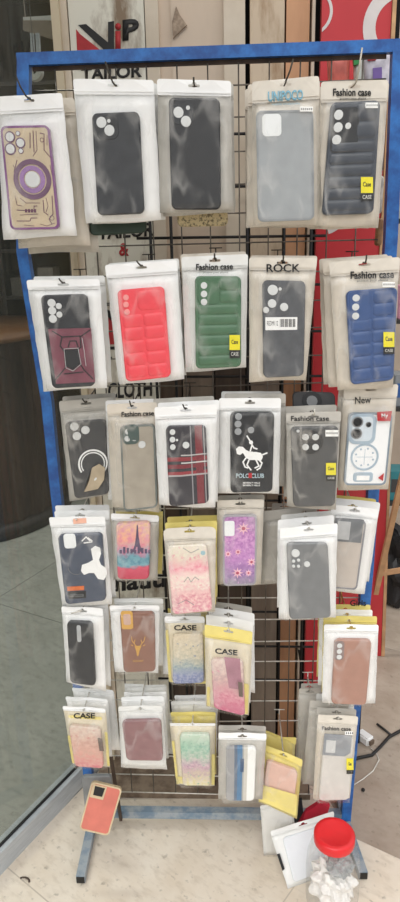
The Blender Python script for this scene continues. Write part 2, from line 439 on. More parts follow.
def puff(F, rows, cols, t0, m, dome=.0016, s0=.05, s1=.95, t1=.97, name='quilted_pad'):
    for j in range(rows):
        for i in range(cols):
            w = (s1-s0)/cols*F.w; h = (t1-t0)/rows*F.h
            cx = (s0+(s1-s0)*(i+.5)/cols)*F.w; cy = (t0+(t1-t0)*(j+.5)/rows)*F.h
            rr(name, F, cx, cy, w*.985, h*.95, min(w, h)*.25, F.top-.001, F.top+.0002, m, F.root, bev=.0004, dome=dome, smooth=True, n=3)
def hook(F, hole, Yback=0, tip=(0, .012), ext=.014, label='', parent=None, m=None, rise=.004):
    P = F.P(hole[0], hole[1]-.003, 0)
    HOOKS.append(P)
    root = empty('display_hook', (P.x, 0, P.z+rise), label, 'hook', 'wire hooks on the rack mesh')
    pts = [(P.x, -.0095, P.z+rise), (P.x, P.y*.5, P.z+rise*.5), (P.x, P.y-.004, P.z)]
    e = Vector((P.x, P.y-ext, P.z+.001)); pts += [e, e+Vector((tip[0]*.5, -.004, tip[1]*.4)), e+Vector((tip[0], -.006, tip[1]))]
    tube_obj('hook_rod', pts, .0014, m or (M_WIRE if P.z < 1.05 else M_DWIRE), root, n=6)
    bm = bmesh.new(); tube(bm, [(P.x-.012, -.0085, P.z+rise+.012), (P.x+.012, -.0085, P.z+rise+.012)], .0012, 6)
    tube(bm, [(P.x, -.0085, P.z+rise+.012), (P.x, -.0085, P.z+rise-.02)], .0012, 6)
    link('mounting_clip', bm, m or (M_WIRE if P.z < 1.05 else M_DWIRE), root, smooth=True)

def stack(key, Q, Y, label, style='white', hh=.022, case=None, rear=(), lean=.008, hx=None, tip=(0, .012), hm=None, rnd=.004, ext=.014):
    """front pouch (pixel quad Q) and the packets behind it on the same hook.
    rear = [(dx, dy_back, dz, longer, shift, style, label)]"""
    F = Frame(Q, Y, lean)
    cb = cbox(F, case) if case else None
    root, hole = pouch(F, label, style, hh, cb, group=None, hx=hx, rnd=rnd)
    global LAST
    for k, (dx, dy, dz, dl, sh, st_, lb) in enumerate(rear):
        R_ = rearF(F, (dx, dy, dz), dl, sh)
        rt, _ = pouch(R_, lb, st_, hh, None, group='packets behind the %s' % key, hole=(hole[0]-dx, hole[1]+dz)); LAST = (R_, rt)
    hook(F, hole, tip=tip, label='wire hook holding the %s' % key, m=hm, ext=ext)
    return F, root
exec_parts = True

# ================================================================== SETTING
def struct(o): o['kind'] = 'structure'; return o
YW = .22                                        # shop front wall plane
def wx(px, py, Y=YW): return at(px, py, Y).x
G0 = Vector((-.048, .106, 0)); GD = Vector((.457, .889, 0)).normalized()       # line of the glass front
GN = Vector((-GD.y, GD.x, 0))                                                    # into the shop
def gl(t, n=0, z=0): return G0+GD*t+GN*n+Vector((0, 0, z))
T1 = (YW+.02-G0.y)/GD.y
def prism_xy(name, pts, z0, z1, m, parent=None):
    bm = bmesh.new(); A = [bm.verts.new((p[0], p[1], z0)) for p in pts]; B = [bm.verts.new((p[0], p[1], z1)) for p in pts]
    n = len(pts)
    for k in range(n): bm.faces.new((A[k], A[(k+1) % n], B[(k+1) % n], B[k]))
    bm.faces.new(A); bm.faces.new(B); return link(name, bm, m, parent)
# floors
def tile_mat(name, c1, c2, grout, size, rot=0, rough=.5, gw=.004, dark='8f8474'):
    t = NT(name); v = t.new('ShaderNodeNewGeometry').outputs['Position']
    mp = t.new('ShaderNodeMapping'); mp.inputs['Rotation'].default_value = (0, 0, rot); mp.inputs['Location'].default_value = (.13, .21, 0); t.ln(v, mp.inputs[0]); v = mp.outputs[0]
    n = t.noise(v, 7, 6, .62); n2 = t.noise(t.mapping(v, (1, 2.2, 1)), 26, 5, .6)
    c = t.ramp(n, [(.32, lin(c1)), (.66, lin(c2))])
    c = t.mix(t.ramp(n2, [(.5, (0, 0, 0, 1)), (.78, (.55, .55, .55, 1))]), c, lin(dark))
    n3 = t.noise(v, 60, 3); c = t.mix(t.ramp(n3, [(.62, (0, 0, 0, 1)), (.75, (.5, .5, .5, 1))]), c, lin('6f6659'))
    sp = t.new('ShaderNodeSeparateXYZ'); t.ln(v, sp.inputs[0]); g = None
    for a in (0, 1):
        fr = t.math('FRACT', t.math('DIVIDE', sp.outputs[a], size)); k = t.math('LESS_THAN', fr, gw/size); g = k if g is None else t.math('MAXIMUM', g, k)
    c = t.mix(g, c, lin(grout))
    t.ln(c, t.b.inputs['Base Color']); t.b.inputs['Roughness'].default_value = rough; t.bump(n2, .12); return t.m
M_FLOOR = tile_mat('beige_marble_tiles', 'd6c8b5', 'e4dacb', 'bcb0a0', .62, .62, .45, .003, 'b0a08c')
M_FLOOR2 = tile_mat('worn_brown_grey_stone', '99897a', 'b3a597', 'b8ac9c', 1.3, .5, .55, .003)
M_FLOOR3 = tile_mat('grey_shop_tiles', '96978f', 'aaaba3', '5f615b', .9, .46, .35, .004, '5d5f58')
e0, e1 = fl(352, 837), fl(404, 861); dd = (e1-e0).normalized()
eL = e0 - dd*1.0; eR = e0 + dd*6
struct(prism_xy('floor', [(-3.2, -5), (7, -5), (eR.x, eR.y), (e0.x, e0.y), (e0.x-.12, .3), (gl(T1+.25).x, .45), (gl(-.1).x, gl(-.1).y), (gl(-1.6).x, gl(-1.6).y), (-3.2, -2)], -.04, 0, M_FLOOR))
struct(prism_xy('floor_stone', [(e0.x, e0.y), (eR.x, eR.y), (7, 6), (e0.x-.12, 6), (e0.x-.12, .3)], -.04, -.0005, M_FLOOR2))
struct(prism_xy('floor_shop', [(gl(-1.6).x, gl(-1.6).y), (gl(T1+.3).x, gl(T1+.3).y), (.2, 3.6), (-3.4, 3.6), (-3.4, -1.3)], -.045, -.004, M_FLOOR3))

# shop interior shell behind the glass
M_INT = mat('dark_brown_interior', '3a332c', .8, var=.3, scale=6)
struct(box('wall_shop_back', (-3.4, 3.2, 0), (.6, 3.3, 2.7), M_INT))
struct(box('wall_shop_left', (-3.5, -1.4, 0), (-3.4, 3.3, 2.7), M_INT))
struct(box('ceiling', (-3.5, -1.4, 2.7), (.1, 3.3, 2.76), mat('interior_ceiling', '55504a', .8)))
il = bpy.data.lights.new('shop_fill_light', 'AREA'); il.shape = 'RECTANGLE'; il.size = 1.2; il.size_y = .3; il.energy = 30; il.color = (1, .97, .9)  # added fill lamp that brightens the interior behind the glass
io = bpy.data.objects.new('shop_fill_light', il); COL.objects.link(io); io.location = (-.9, .9, 2.66)
# glass front
M_ALU = wear('brushed_aluminium', 'c9ced2', 'aeb4b9', .3, .7, 20, .35, .25, (1, 1, 12), .05)
def glassmat():
    t = NT('shop_window_glass'); t.n.remove(t.b)
    tr = t.new('ShaderNodeBsdfTransparent'); tr.inputs[0].default_value = (.88, .90, .88, 1)
    g = t.new('ShaderNodeBsdfGlossy'); g.inputs['Roughness'].default_value = .03
    fr = t.new('ShaderNodeFresnel', IOR=1.5); d = t.new('ShaderNodeBsdfDiffuse'); d.inputs[0].default_value = lin('8d9088')
    m = t.new('ShaderNodeMixShader'); ge = t.new('ShaderNodeNewGeometry'); t.ln(t.math('MULTIPLY', fr.outputs[0], t.math('SUBTRACT', 1, ge.outputs['Backfacing'])), m.inputs[0]); t.ln(tr.outputs[0], m.inputs[1]); t.ln(g.outputs[0], m.inputs[2])
    m2 = t.new('ShaderNodeMixShader'); n = t.noise(t.objc(), 3, 5, .6); t.ln(t.ramp(n, [(.3, (.04, .04, .04, 1)), (.8, (.14, .14, .14, 1))]), m2.inputs[0]); t.ln(m.outputs[0], m2.inputs[1]); t.ln(d.outputs[0], m2.inputs[2])
    t.ln(m2.outputs[0], t.o.inputs[0]); return t.m
def gslab(name, t0, t1, n0, n1, z0, z1, m, parent=None):
    bm = bmesh.new(); vs = [bm.verts.new(gl(t, n, z)) for t in (t0, t1) for n in (n0, n1) for z in (z0, z1)]
    for f in ((0, 1, 3, 2), (4, 6, 7, 5), (0, 4, 5, 1), (2, 3, 7, 6), (0, 2, 6, 4), (1, 5, 7, 3)): bm.faces.new([vs[i] for i in f])
    return link(name, bm, m, parent)
win = struct(empty('window_1', gl(-.6)))
RAILH = .062
gslab('bottom_rail', -1.5, T1, 0, .03, 0, RAILH, M_ALU, win)
gslab('rail_lip', -1.5, T1, -.004, .0, RAILH-.012, RAILH, M_ALU, win)
gslab('rubber_gasket', -1.5, T1, .008, .012, RAILH, RAILH+.006, M_BLK, win)
gslab('glass_pane', -1.5, T1, .012, .018, RAILH+.001, 2.5, glassmat(), win)
gslab('top_rail', -1.5, T1, 0, .03, 2.5, 2.56, M_ALU, win)
struct(gslab('wall_left', -1.56, -1.5, -.02, .05, 0, 2.7, M_ALU))

# street front wall: painted posts and boards standing side by side
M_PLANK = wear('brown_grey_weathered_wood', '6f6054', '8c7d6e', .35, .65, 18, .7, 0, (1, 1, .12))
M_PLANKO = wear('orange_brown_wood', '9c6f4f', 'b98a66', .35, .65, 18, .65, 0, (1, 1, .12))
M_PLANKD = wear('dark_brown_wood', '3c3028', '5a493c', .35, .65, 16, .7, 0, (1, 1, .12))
M_CREAM = wear('cream_wall_paint', 'd8cbb8', 'c9baa5', .35, .7, 8, .6)
M_BEIGE = wear('beige_metal_shutter_paint', 'd0bda8', 'bfae9b', .4, .7, 5, .45, 0, (1, 1, .3))
M_PEEL = wear('peeling_cream_paint', 'cdbba3', '9d8062', .45, .68, 22, .7, 0, (1, 1, .25), .5)
M_PEELW = wear('peeling_white_signboard', 'dedacb', '84705a', .50, .66, 14, .6, 0, (1, 1, .35), .3)
M_GAP = mat('black_gap', '0f0e0d', .9)
ZT = 2.45; YB = YW+.02
def strip(n, pa, pb, z0, z1, m, y0=YW, y1=YW+.05):
    return struct(box(n, (pa, y0, z0), (pb, y1, z1), m))
X = {k: wx(k, 50) for k in (57, 65, 70, 146, 160, 172, 224, 245, 250, 284, 312, 318, 390)}
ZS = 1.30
struct(box('wall_back', (X[57], YW+.06, 0), (X[390]+.03, YW+.12, 2.6), M_GAP))
strip('trim_1', X[57], X[65], 0, ZT, wear('cream_door_jamb', 'cabb9f', '8d7c63', .5, .75, 20, .6, 0, (1, 1, .2)), YW-.03)
strip('trim_2', X[65], X[70]+.002, 0, ZT, M_CREAM, YW-.015)
strip('trim_3', X[146]+.002, X[160], ZS, ZT, M_CREAM, YW-.012)
strip('trim_4', X[160], X[172], ZS, ZT, M_BEIGE)
strip('wall_shutter_left', X[172], X[224], ZS, ZT, M_BEIGE, YW-.006)
strip('trim_5', X[224], X[245], ZS, ZT, M_CREAM, YW-.02)
strip('trim_6', X[250], X[284], ZS, ZT, M_PEEL, YW-.005)
strip('wall_shutter_right', X[284]+.004, X[312]-.006, ZS, ZT, wear('tan_wood_board', 'cf9e78', 'b88863', .4, .7, 10, .6, 0, (1, 1, .2)), YW)
strip('trim_7', X[312]-.002, X[312]+.004, 0, ZT, M_CREAM, YW-.01)
# torn plaster flake and crack on the beige post
bm = bmesh.new(); FW = Frame(corners=[(0, YW-.012, 2), (1, YW-.012, 2), (1, YW-.012, 0), (0, YW-.012, 0)])
pxpoly(bm, FW, [(173, 38), (172, 22), (176, 6), (180, 15), (187, 25), (183, 28), (178, 33)], -.004, .001)
struct(link('trim_flaking_paint', bm, wear('flaked_paint', 'b7a28c', '8d7a68', .4, .6, 60, .7)))
# brown boards below
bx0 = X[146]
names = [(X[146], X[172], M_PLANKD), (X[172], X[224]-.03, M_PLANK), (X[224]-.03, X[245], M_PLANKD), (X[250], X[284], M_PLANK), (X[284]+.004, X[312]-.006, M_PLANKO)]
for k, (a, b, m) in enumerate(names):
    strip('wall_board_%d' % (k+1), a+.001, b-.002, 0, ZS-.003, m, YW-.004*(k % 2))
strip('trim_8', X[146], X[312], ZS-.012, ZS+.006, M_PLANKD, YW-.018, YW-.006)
# threshold kerb behind the rack
struct(box('trim_9', (X[57]-.02, .075, 0), (X[318]+.01, YW+.02, .016), wear('stained_marble_step', '8f7e6c', '5d4b3e', .4, .65, 22, .6)))

# ---------------------------------------------------------------- signboard VIP TAILOR & CLOTH
Fs = Frame(corners=[(X[70]+.004, YW-.010, 2.4), (X[146], YW-.010, 2.4), (X[146], YW-.010, .02), (X[70]+.004, YW-.010, .02)])
sg = empty('signboard', ((X[70]+X[146])/2, YW-.01, .02), 'tall peeling white board lettered VIP TAILOR & CLOTH on the wall behind the rack', 'sign')
box('board', (X[70]+.004, YW-.010, .02), (X[146], YW+.02, 2.4), M_PEELW, sg)
h = .0012; LG = M_BLK; LR = mat('faded_red_paint', 'b02a2e', .6, var=.2, scale=30); LB = mat('black_sign_paint', '1e1c1b', .6, var=.2)
bm = bmesh.new(); pxpoly(bm, Fs, [(78, 25), (86, 24), (110, 44), (110, 56), (104, 50)], 0, h); pxpoly(bm, Fs, [(108, 22), (114, 21), (114, 60), (108, 57)], 0, h*1.1); link('letter_v', bm, LB, sg)
bm = bmesh.new(); pxpoly(bm, Fs, [(76, 29), (80, 34), (104, 53), (112, 62), (78, 70), (78, 50)], 0, h*.8); link('red_swoosh', bm, LR, sg)
text('letter_i', 'i', Fs, (115, 23, 121, 52), h, LR, sg, .03)
text('letter_p', 'P', Fs, (122.5, 20, 139, 41, -2), h, LB, sg, .05)
text('word_tailor', 'TAILOR', Fs, (81, 68, 142, 81, -4), h, LB, sg, .03)
text('word_tailor', 'TAILOR', Fs, (98, 226, 154, 240, -4), h, LB, sg, .03)
text('ampersand', '&', Fs, (119, 243, 129, 256), h, LR, sg, .03)
text('word_and_mark', '- H', Fs, (104, 350, 140, 362, -1), h, LB, sg, .02)
bm = bmesh.new(); pxpoly(bm, Fs, [(101, 312), (118, 324), (118, 344), (103, 345), (109, 330)], 0, h); link('red_arrow', bm, LR, sg)
bm = bmesh.new(); 
for y in (303, 347): pxpoly(bm, Fs, [(101, y), (130, y-1), (130, y+2), (101, y+3)], 0, h)
pxpoly(bm, Fs, [(101, 306), (112, 312), (118, 322), (114, 323), (101, 313)], 0, h); link('black_motif', bm, LB, sg)
text('word_cloth', 'CLOTH', Fs, (108, 383, 152, 399, -3), h, LB, sg, .03)
text('painted_scribble', 'nauti', Fs, (114, 575, 166, 592, -5), h, LB, sg, .03)

# ---------------------------------------------------------------- red poster board
rx0, rx1 = X[318]+.002, wx(389, 60, YW-.03)
rb = empty('poster_board', ((rx0+rx1)/2, YW-.03, 0), 'large red board with pale curling stripes standing behind the right half of the rack', 'poster board')
M_RB = mat('red_poster', 'bf2f36', .45, var=.08, scale=8)
box('panel', (rx0, YW-.03, .03), (rx1, YW-.01, 2.4), M_RB, rb)
box('wooden_edge', (rx1+.0005, YW-.035, .03), (rx1+.008, YW-.005, 2.4), mat('pale_wood_strip', 'c09a70', .6, var=.2), rb)
Fr = Frame(corners=[(rx0, YW-.03, 2.4), (rx1, YW-.03, 2.4), (rx1, YW-.03, 0), (rx0, YW-.03, 0)])
M_CURL = mat('pale_grey_print', 'd5cfcd', .5, var=.05)
bm = bmesh.new()
def clipring(cx, cy, r, wd, a0, a1, n=20):
    X_, Y_ = Fr.xy(cx, cy); s = .00185
    for k in range(n):
        p = []
        for a, q in ((k, 1), (k+1, 1), (k+1, -1), (k, -1)):
            t_ = math.radians(a0+(a1-a0)*a/n); R_ = (r+q*wd/2)*s; xx = X_+R_*math.cos(t_); yy = Y_+R_*math.sin(t_); p.append((min(max(xx, .001), Fr.w-.001), yy))
        if max(x for x, _ in p)-min(x for x, _ in p) > 1e-4: poly(bm, Fr, p, .0002, .001)
for q_ in ((312, 12, 20, 3, -60, 62), (400, 26, 32, 13, 110, 250), (322, 205, 30, 5, 10, 75)):
    bm = bmesh.new(); clipring(*q_); link('printed_curl', bm, M_CURL, rb)

# ================================================================== THE RACK
RW, RH = .64, 1.683
rack = empty('display_rack', (RW/2, 0, 0), 'tall blue painted metal stand with a wire mesh panel, the hanging pouches on it', 'display rack')
bend = at(23.5, 252, 0); mid = at(47.5, 400, 0); low = at(56.5, 490, 0)
left = [(0, 0, RH-.01), (bend.x, 0, bend.z), (mid.x, 0, mid.z), (low.x, 0, low.z), (.004, 0, .012)]
tube_obj('post', left, .0105, M_BLUE, rack, square=True)
tube_obj('post', [(RW+.006, 0, RH-.01), (RW+.011, 0, 1.37), (RW+.002, 0, .7), (RW-.018, 0, .012)], .0112, M_BLUE, rack, square=True)
tube_obj('top_bar', [(-.0105, 0, RH-.004), (RW+.0165, 0, RH-.004)], .0098, M_BLUE, rack, square=True)
box('inner_flange', (.0127, .002, RH-.021), (RW-.0127, .006, RH-.014), M_PLANKD, rack)
tube_obj('bottom_bar', [(.014, 0, .03), (RW-.028, 0, .03)], .0098, M_BLUEG, rack, square=True)
for x0, q in ((.004, fl(81, 884)), (RW-.018, fl(363, 880))):
    ft = tube_obj('foot', [(x0, -.013, .0125), (q.x, q.y, .0125)], .010, M_BLUEG, rack, square=True)
    bm = bmesh.new(); add_box(bm, (q.x-.009, q.y-.0015, .004), (q.x+.009, q.y-.0005, .021)); link('open_tube_end', bm, M_BLK, ft)
    tube_obj('foot_brace', [(x0, .013, .0125), (x0, .13, .0125)], .011, M_BLUEG, rack, square=True)
a_, b_ = at(111, 757, -.02), at(121, 820, -.02)
tube_obj('side_strip', [a_, b_], .0035, M_PLANKD, rack, square=True)
# mesh panel
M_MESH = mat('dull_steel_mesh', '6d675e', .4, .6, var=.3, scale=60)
for k in range(1, 12):
    x = RW*k/12
    tube_obj('vertical_wire', [(x, -.002, RH-.02), (x+.001*math.sin(k*2), -.002, .9), (x-.002, -.002, .094)], .0014, M_MESH, rack, n=5)
for k in range(30):
    z = 1.630-.053*k
    if z < .09: break
    sg_ = .003*math.sin(k*1.7)
    tube_obj('horizontal_wire', [(.012, 0, z), (RW*.5, -.001, z-.002+sg_), (RW-.012, 0, z)], .0014, M_MESH if k < 12 else M_WIRE, rack, n=5)  # lower wires take the paler metal: front light put into their colour
# old iron grille on the wall behind
gr = empty('window_grille', (.36, .13, .3), 'black iron grille fixed to the wall boards behind the wire mesh', 'grille')
M_IRON = mat('black_iron', '191716', .6, var=.1)
for k in range(14):
    z = .30+.098*k
    tube_obj('bar', [(X[146]-.03, .16, z), (X[318]+.02, .16, z-.004)], .003, M_IRON, gr, n=5)
for x in (X[146]-.0, X[160]+.015, X[245]+.002, X[284], X[312]): tube_obj('upright', [(x, .156, .2), (x, .156, 1.6)], .0035, M_IRON, gr, n=5)
for x in (X[160]+.015, X[312]):
    for z in (.35, 1.5): tube_obj('wall_bracket', [(x, .156, z), (x, YW-.002, z)], .003, M_IRON, gr, n=5)

# ================================================================== MERCHANDISE
W, PEA, GR, BE, YE = 'white', 'pearl', 'grey', 'beige', 'yellow'
def CM(n, c, r=.45, v=.12, s=50, b=0): return mat(n, c, r, var=v, scale=s, bump=b)
BLK = CM('soft_black_silicone', '222326', .5); BLK2 = CM('dusty_black_plastic', '2a2c30', .5, .2, 90)
GRY = CM('grey_silicone', '77797b', .5, .08)

# ---------- row 1
C = shell([(3, 128), (50.5, 127), (61, 229), (13, 230)], -.13, 'clear phone case with purple bumper and circuit lines, top left corner of the rack', mat('printed_beige_back', 'c9b79a', .35, var=.12, scale=30), lip=mat('purple_bumper', '7d4a80', .35, var=.1))
cams(C, [(10, 137, 4), (10.5, 149, 4.3), (20.5, 143, 3.8), (21, 151, 2), (18, 133.5, 1.8)], ring=mat('purple_lens_ring', '6b4a66', .4))
cx, cy = C.xy(32.5, 179.5, C.top); u = px2m(C, 1)
ringp('magnetic_ring', C, cx, cy, 16.3*u, 4.6*u, C.top, C.top+.0012, mat('purple_lens_ring', '6b4a66', .4), C.root)
ringp('inner_ring', C, cx, cy, 10.5*u, 4.5*u, C.top, C.top+.0012, mat('lilac_metal', '9d7aa6', .25, .6), C.root)
disc('logo_opening', C, cx, cy, 7.5*u, C.top, C.top+.0008, M_LENS, C.root)
bm = bmesh.new()
for p in ([(36, 131), (37, 150), (33, 156)], [(47, 135), (47, 145)], [(15, 196), (17, 205), (22, 206)], [(20, 198), (26, 203), (40, 203)], [(46, 198), (48, 206), (46, 212)], [(13, 165), (16, 170)], [(50, 165), (53, 180)], [(20, 215), (38, 214)], [(40, 224), (47, 226), (55, 223)], [(24, 225), (34, 226)]): pxstroke(bm, C, p, .0008, C.top, C.top+.0005)
ringp('x', C, *C.xy(42, 140, C.top), .003, .0008, C.top, C.top+.0005, None, None, bm=bm)
ringp('x', C, *C.xy(52, 218, C.top), .0035, .0008, C.top, C.top+.0005, None, None, bm=bm)
for p in ([(17, 210), (34, 211), (34, 206), (37, 206)], [(17, 221), (30, 221), (31, 218), (37, 218)], [(40, 133), (44, 134), (44, 150), (51, 158)], [(33, 131), (34, 152)], [(30, 133), (30, 148)], [(52, 196), (53, 214), (49, 219), (52, 224)], [(17, 160), (14, 172)], [(43, 200), (44, 212), (48, 215)]): pxstroke(bm, C, p, .0012, C.top, C.top+.0006)
for k in range(4): pxpoly(bm, C, [(25+3*k, 209), (27+3*k, 209), (27+3*k, 212.5), (25+3*k, 212.5)], C.top, C.top+.0008)
link('circuit_print', bm, mat('dark_purple_print', '63344f', .5), C.root)
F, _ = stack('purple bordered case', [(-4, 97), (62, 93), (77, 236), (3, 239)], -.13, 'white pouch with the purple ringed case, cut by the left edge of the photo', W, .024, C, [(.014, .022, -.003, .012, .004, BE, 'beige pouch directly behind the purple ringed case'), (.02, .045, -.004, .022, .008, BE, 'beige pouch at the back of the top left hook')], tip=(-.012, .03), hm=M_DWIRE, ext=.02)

C = shell([(93, 115), (140, 113), (145, 214), (99, 216)], -.13, 'plain matt black phone case with two lens openings, second hook of the top row', BLK2)
island(C, (96, 117, 119, 139), BLK, 6); cams(C, [(101.5, 122.5, 5), (109.5, 130.5, 5)])
disc('flash_opening', C, *C.xy(109, 121, C.top), px2m(C, 1.7), C.top+.001, C.top+.0016, M_LENS, C.root)
F, _ = stack('plain black case', [(73, 79), (153.5, 80), (161, 219), (86, 224)], -.13, 'white pouch with a plain black case, hung below the letters VIP', W, .02, C, [(.004, .02, -.001, .0, .002, PEA, 'pouch behind the plain black case of the top row')], tip=(-.008, .026), ext=.012)
C2 = shell([(90, 172), (146, 170), (147, 233), (91, 236)], -.085, 'dark green phone case bottom showing under the second pouch of the top row', CM('dark_green_silicone', '2c3d30', .5))

C = shell([(169, 99), (220, 100), (221, 210), (172, 210)], -.13, 'black phone case in a creased clear pouch, middle of the top row', BLK)
island(C, (172, 102, 194, 125), BLK2, 6); cams(C, [(178.5, 112.5, 5), (186, 121.5, 5)]); disc('flash_opening', C, *C.xy(188, 108, C.top), px2m(C, 2), C.top+.001, C.top+.0016, M_LENS, C.root)
F, _ = stack('middle black case of the top row', [(157, 79), (231, 81), (233, 210), (160, 213)], -.13, 'clear pouch with white strip around a black case, middle of the top row', 'whitegrey', .021, C, [(.004, .02, 0, .004, 0, GR, 'grey pouch behind the middle black case of the top row')], tip=(0, .006), ext=.006)
C2 = shell([(176, 150), (226, 150), (228, 226), (178, 227)], -.085, 'phone case with sand coloured speckled print peeking out under the middle top pouch', wear('speckled_sand_print', 'cbb98e', '6f6347', .5, .6, 180, .5), lean=.0)
cams(C2, [])

C = shell([(256, 113), (312, 112), (313, 220), (258, 222)], -.13, 'translucent silver grey phone case with a white square camera cutout', CM('frosted_silver_grey', '9fa3a6', .25, .05), lip=CM('frosted_edge', '8b8f92', .3))
island(C, (262, 114, 281.5, 136), mat('white_backing', 'eceff0', .4, var=.02), 4, .0004, 'camera_cutout')
F, _ = stack('silver grey case', [(252, 82), (319, 76), (322, 225), (253, 226)], -.13, 'clear pouch with light blue brand letters around the silver grey case', 'beigeclear', .03, C, [(-.006, .02, 0, .002, -.004, BE, 'beige pouch behind the silver grey case'), (.006, .038, .002, 0, 0, BE, 'rear beige pouch on the hook of the silver grey case'), (-.010, .054, 0, .002, 0, BE, 'rearmost beige pouch on the hook of the silver grey case')], tip=(.01, .028), ext=.012)
r_ = F.xy
text('brand_lettering', 'UNIPOCO', F, (268, 91.5, 303, 102, -2), .003, mat('light_blue_ink', '7fb3c8', .5, var=0), _, .03)
text('brand_small_print', 'mobile accessories', F, (272, 103, 300, 105.5, -1), .003, mat('light_blue_ink', '7fb3c8', .5, var=0), _)
sticker(F, _, (300, 106.5, 313, 111.5))

NAV = CM('dark_slate_silicone', '3e434c', .35, .12)
C = shell([(330, 104), (379, 102), (372, 214), (321, 216)], -.13, 'dark slate padded phone case with a yellow tag, rightmost of the top row', NAV)
puff(C, 6, 1, .34, NAV); puff(C, 2, 1, .02, NAV, s0=.52, t1=.33)
island(C, (333, 108, 357, 152), BLK, 5); cams(C, [(338.5, 115, 4.6), (338, 127.5, 4.6), (336.5, 140, 4.6), (348, 126, 3)])
F, _ = stack('dark slate padded case', [(321, 82), (388, 80), (377, 226), (316, 226)], -.13, 'Fashion case pouch holding the dark slate padded case, rightmost of the top row', 'beigeclear', .028, C, [(.006, .02, 0, .004, 0, BE, 'beige pouch behind the dark slate padded case'), (-.006, .038, 0, .003, 0, BE, 'rear beige pouch on the rightmost hook of the top row')], tip=(.006, .045), hm=mat('pale_wire', 'b9b2a4', .4, .3), ext=.016)
text('brand_lettering', 'Fashion case', F, (333, 88.5, 371, 96, 0), .003, M_BLK, _, .025)
text('brand_small_print', 'protect your phone', F, (340, 97.5, 366, 100), .003, M_BLK, _)
sticker(F, _, (365.5, 102.5, 378, 108)); ctag(F, _, (361, 177, 373, 193), 201)

# ---------- row 2
MAR = CM('maroon_plastic', '7a4552', .4, .15)
C = shell([(42, 295), (88, 293.5), (96, 385), (54, 387.5)], -.15, 'black and maroon armour phone case with a ring stand, leftmost of the second row', BLK2)
cams(C, [(51.7, 303, 3.9), (52.3, 310.7, 3.9), (53, 318.8, 3.9), (58.8, 306, 2.9), (59.5, 314.5, 2.9)])
bm = bmesh.new(); pxpoly(bm, C, [(48, 329), (91, 328), (95, 382), (56, 384)], C.top-.001, C.top+.0008); link('maroon_back_plate', bm, MAR, C.root)
bm = bmesh.new(); pxpoly(bm, C, [(64, 350), (78, 349), (80, 364), (73, 370), (65, 366)], C.top, C.top+.0028); link('ring_stand', bm, BLK, C.root)
bm = bmesh.new()
for p in ([(52, 331), (62, 337), (60, 346), (64, 351)], [(90, 330), (80, 337), (81, 347), (77, 350)], [(55, 380), (62, 372), (66, 367)], [(93, 379), (84, 370), (80, 364)], [(62, 337), (80, 336)], [(64, 374), (83, 372)], [(68, 347), (70, 341), (76, 341), (78, 347)]): pxstroke(bm, C, p, .0018, C.top, C.top+.0018)
link('armour_ridges', bm, BLK, C.root)
bm = bmesh.new()
for p in ([(66, 368), (64, 349), (78, 348), (81, 364), (73, 371), (66, 368)], [(82, 338), (84, 350), (86, 366)]): pxstroke(bm, C, p, .0006, C.top+.0018, C.top+.003)
link('silver_edge_line', bm, M_LENS, C.root)
F, _ = stack('armour case', [(26.5, 280), (99.5, 279), (107, 387.5), (43.5, 391.5)], -.15, 'white pouch with the maroon ring stand case, leftmost of the second row', W, .014, C, [(.004, .03, .004, .0, 0, PEA, 'white pouch showing above the maroon ring stand case'),], tip=(-.004, .007), ext=.006)
C.root.location.y -= 0
REDS = CM('coral_red_silicone', 'ee4a55', .4, .05)
C = shell([(118, 290), (164.5, 286), (171.5, 376), (127, 381)], -.13, 'bright red padded phone case in a white pouch', REDS)
puff(C, 5, 2, .27, REDS, .0013); puff(C, 1, 1, .02, REDS, .0012, s0=.4, t1=.25); cams(C, [(126, 297.5, 2.8), (126, 304.5, 2.8), (127, 312, 2.8)], mat('pale_red_hole', 'f29a98', .3)); 
F, _ = stack('red case', [(105, 265), (177, 260), (184.5, 379), (119, 385)], -.13, 'white pouch holding the bright red padded case', W, .020, C, [(.002, .02, .002, .0, 0, PEA, 'white pouch behind the bright red case')], tip=(-.006, .008), ext=.006)
GRN = CM('moss_green_silicone', '4a6f52', .4, .08)
C = shell([(195, 276), (241, 276), (241, 366), (196, 368)], -.13, 'green padded phone case with a yellow tag', GRN)
puff(C, 6, 1, .3, GRN); puff(C, 2, 1, .02, GRN, s0=.52, t1=.29)
island(C, (198, 279, 219, 304), GRN, 5); cams(C, [(204, 285.5, 3.2), (204, 294, 3.2), (204, 302, 3.2)])
F, _ = stack('green case', [(181.5, 257), (248, 254), (246, 368), (186, 372)], -.13, 'Fashion case pouch holding the green padded case', PEA, .02, C, [(-.003, .02, .004, .0, 0, BE, 'beige pouch behind the green padded case')], tip=(0, .008), ext=.006)
text('brand_lettering', 'Fashion case', F, (196, 264, 233, 270.5, -1), .003, M_BLK, _, .025)
text('brand_small_print', 'protect your phone', F, (203, 271.5, 228, 273.5), .003, M_BLK, _)
ctag(F, _, (229.5, 335, 240, 350), 358)
C = shell([(262, 280), (305, 281), (303, 375), (263, 377)], -.13, 'charcoal phone case with a white barcode label across its back', CM('charcoal_silicone', '55575b', .4, .18, 60))
cams(C, [(272.7, 290, 5), (272, 303.5, 4.2), (284, 307, 4), (280, 289, 1.6)]); cams(C, [(266, 310, 3)])
lb = rr('barcode_label', C, *[(a+b)/2 for a, b in zip(C.xy(265.5, 317.5, C.top), C.xy(297, 329.5, C.top))], px2m(C, 31.5), px2m(C, 12.5), .0005, C.top, C.top+.0004, M_WHITE, C.root, bev=.0001)
bm = bmesh.new()
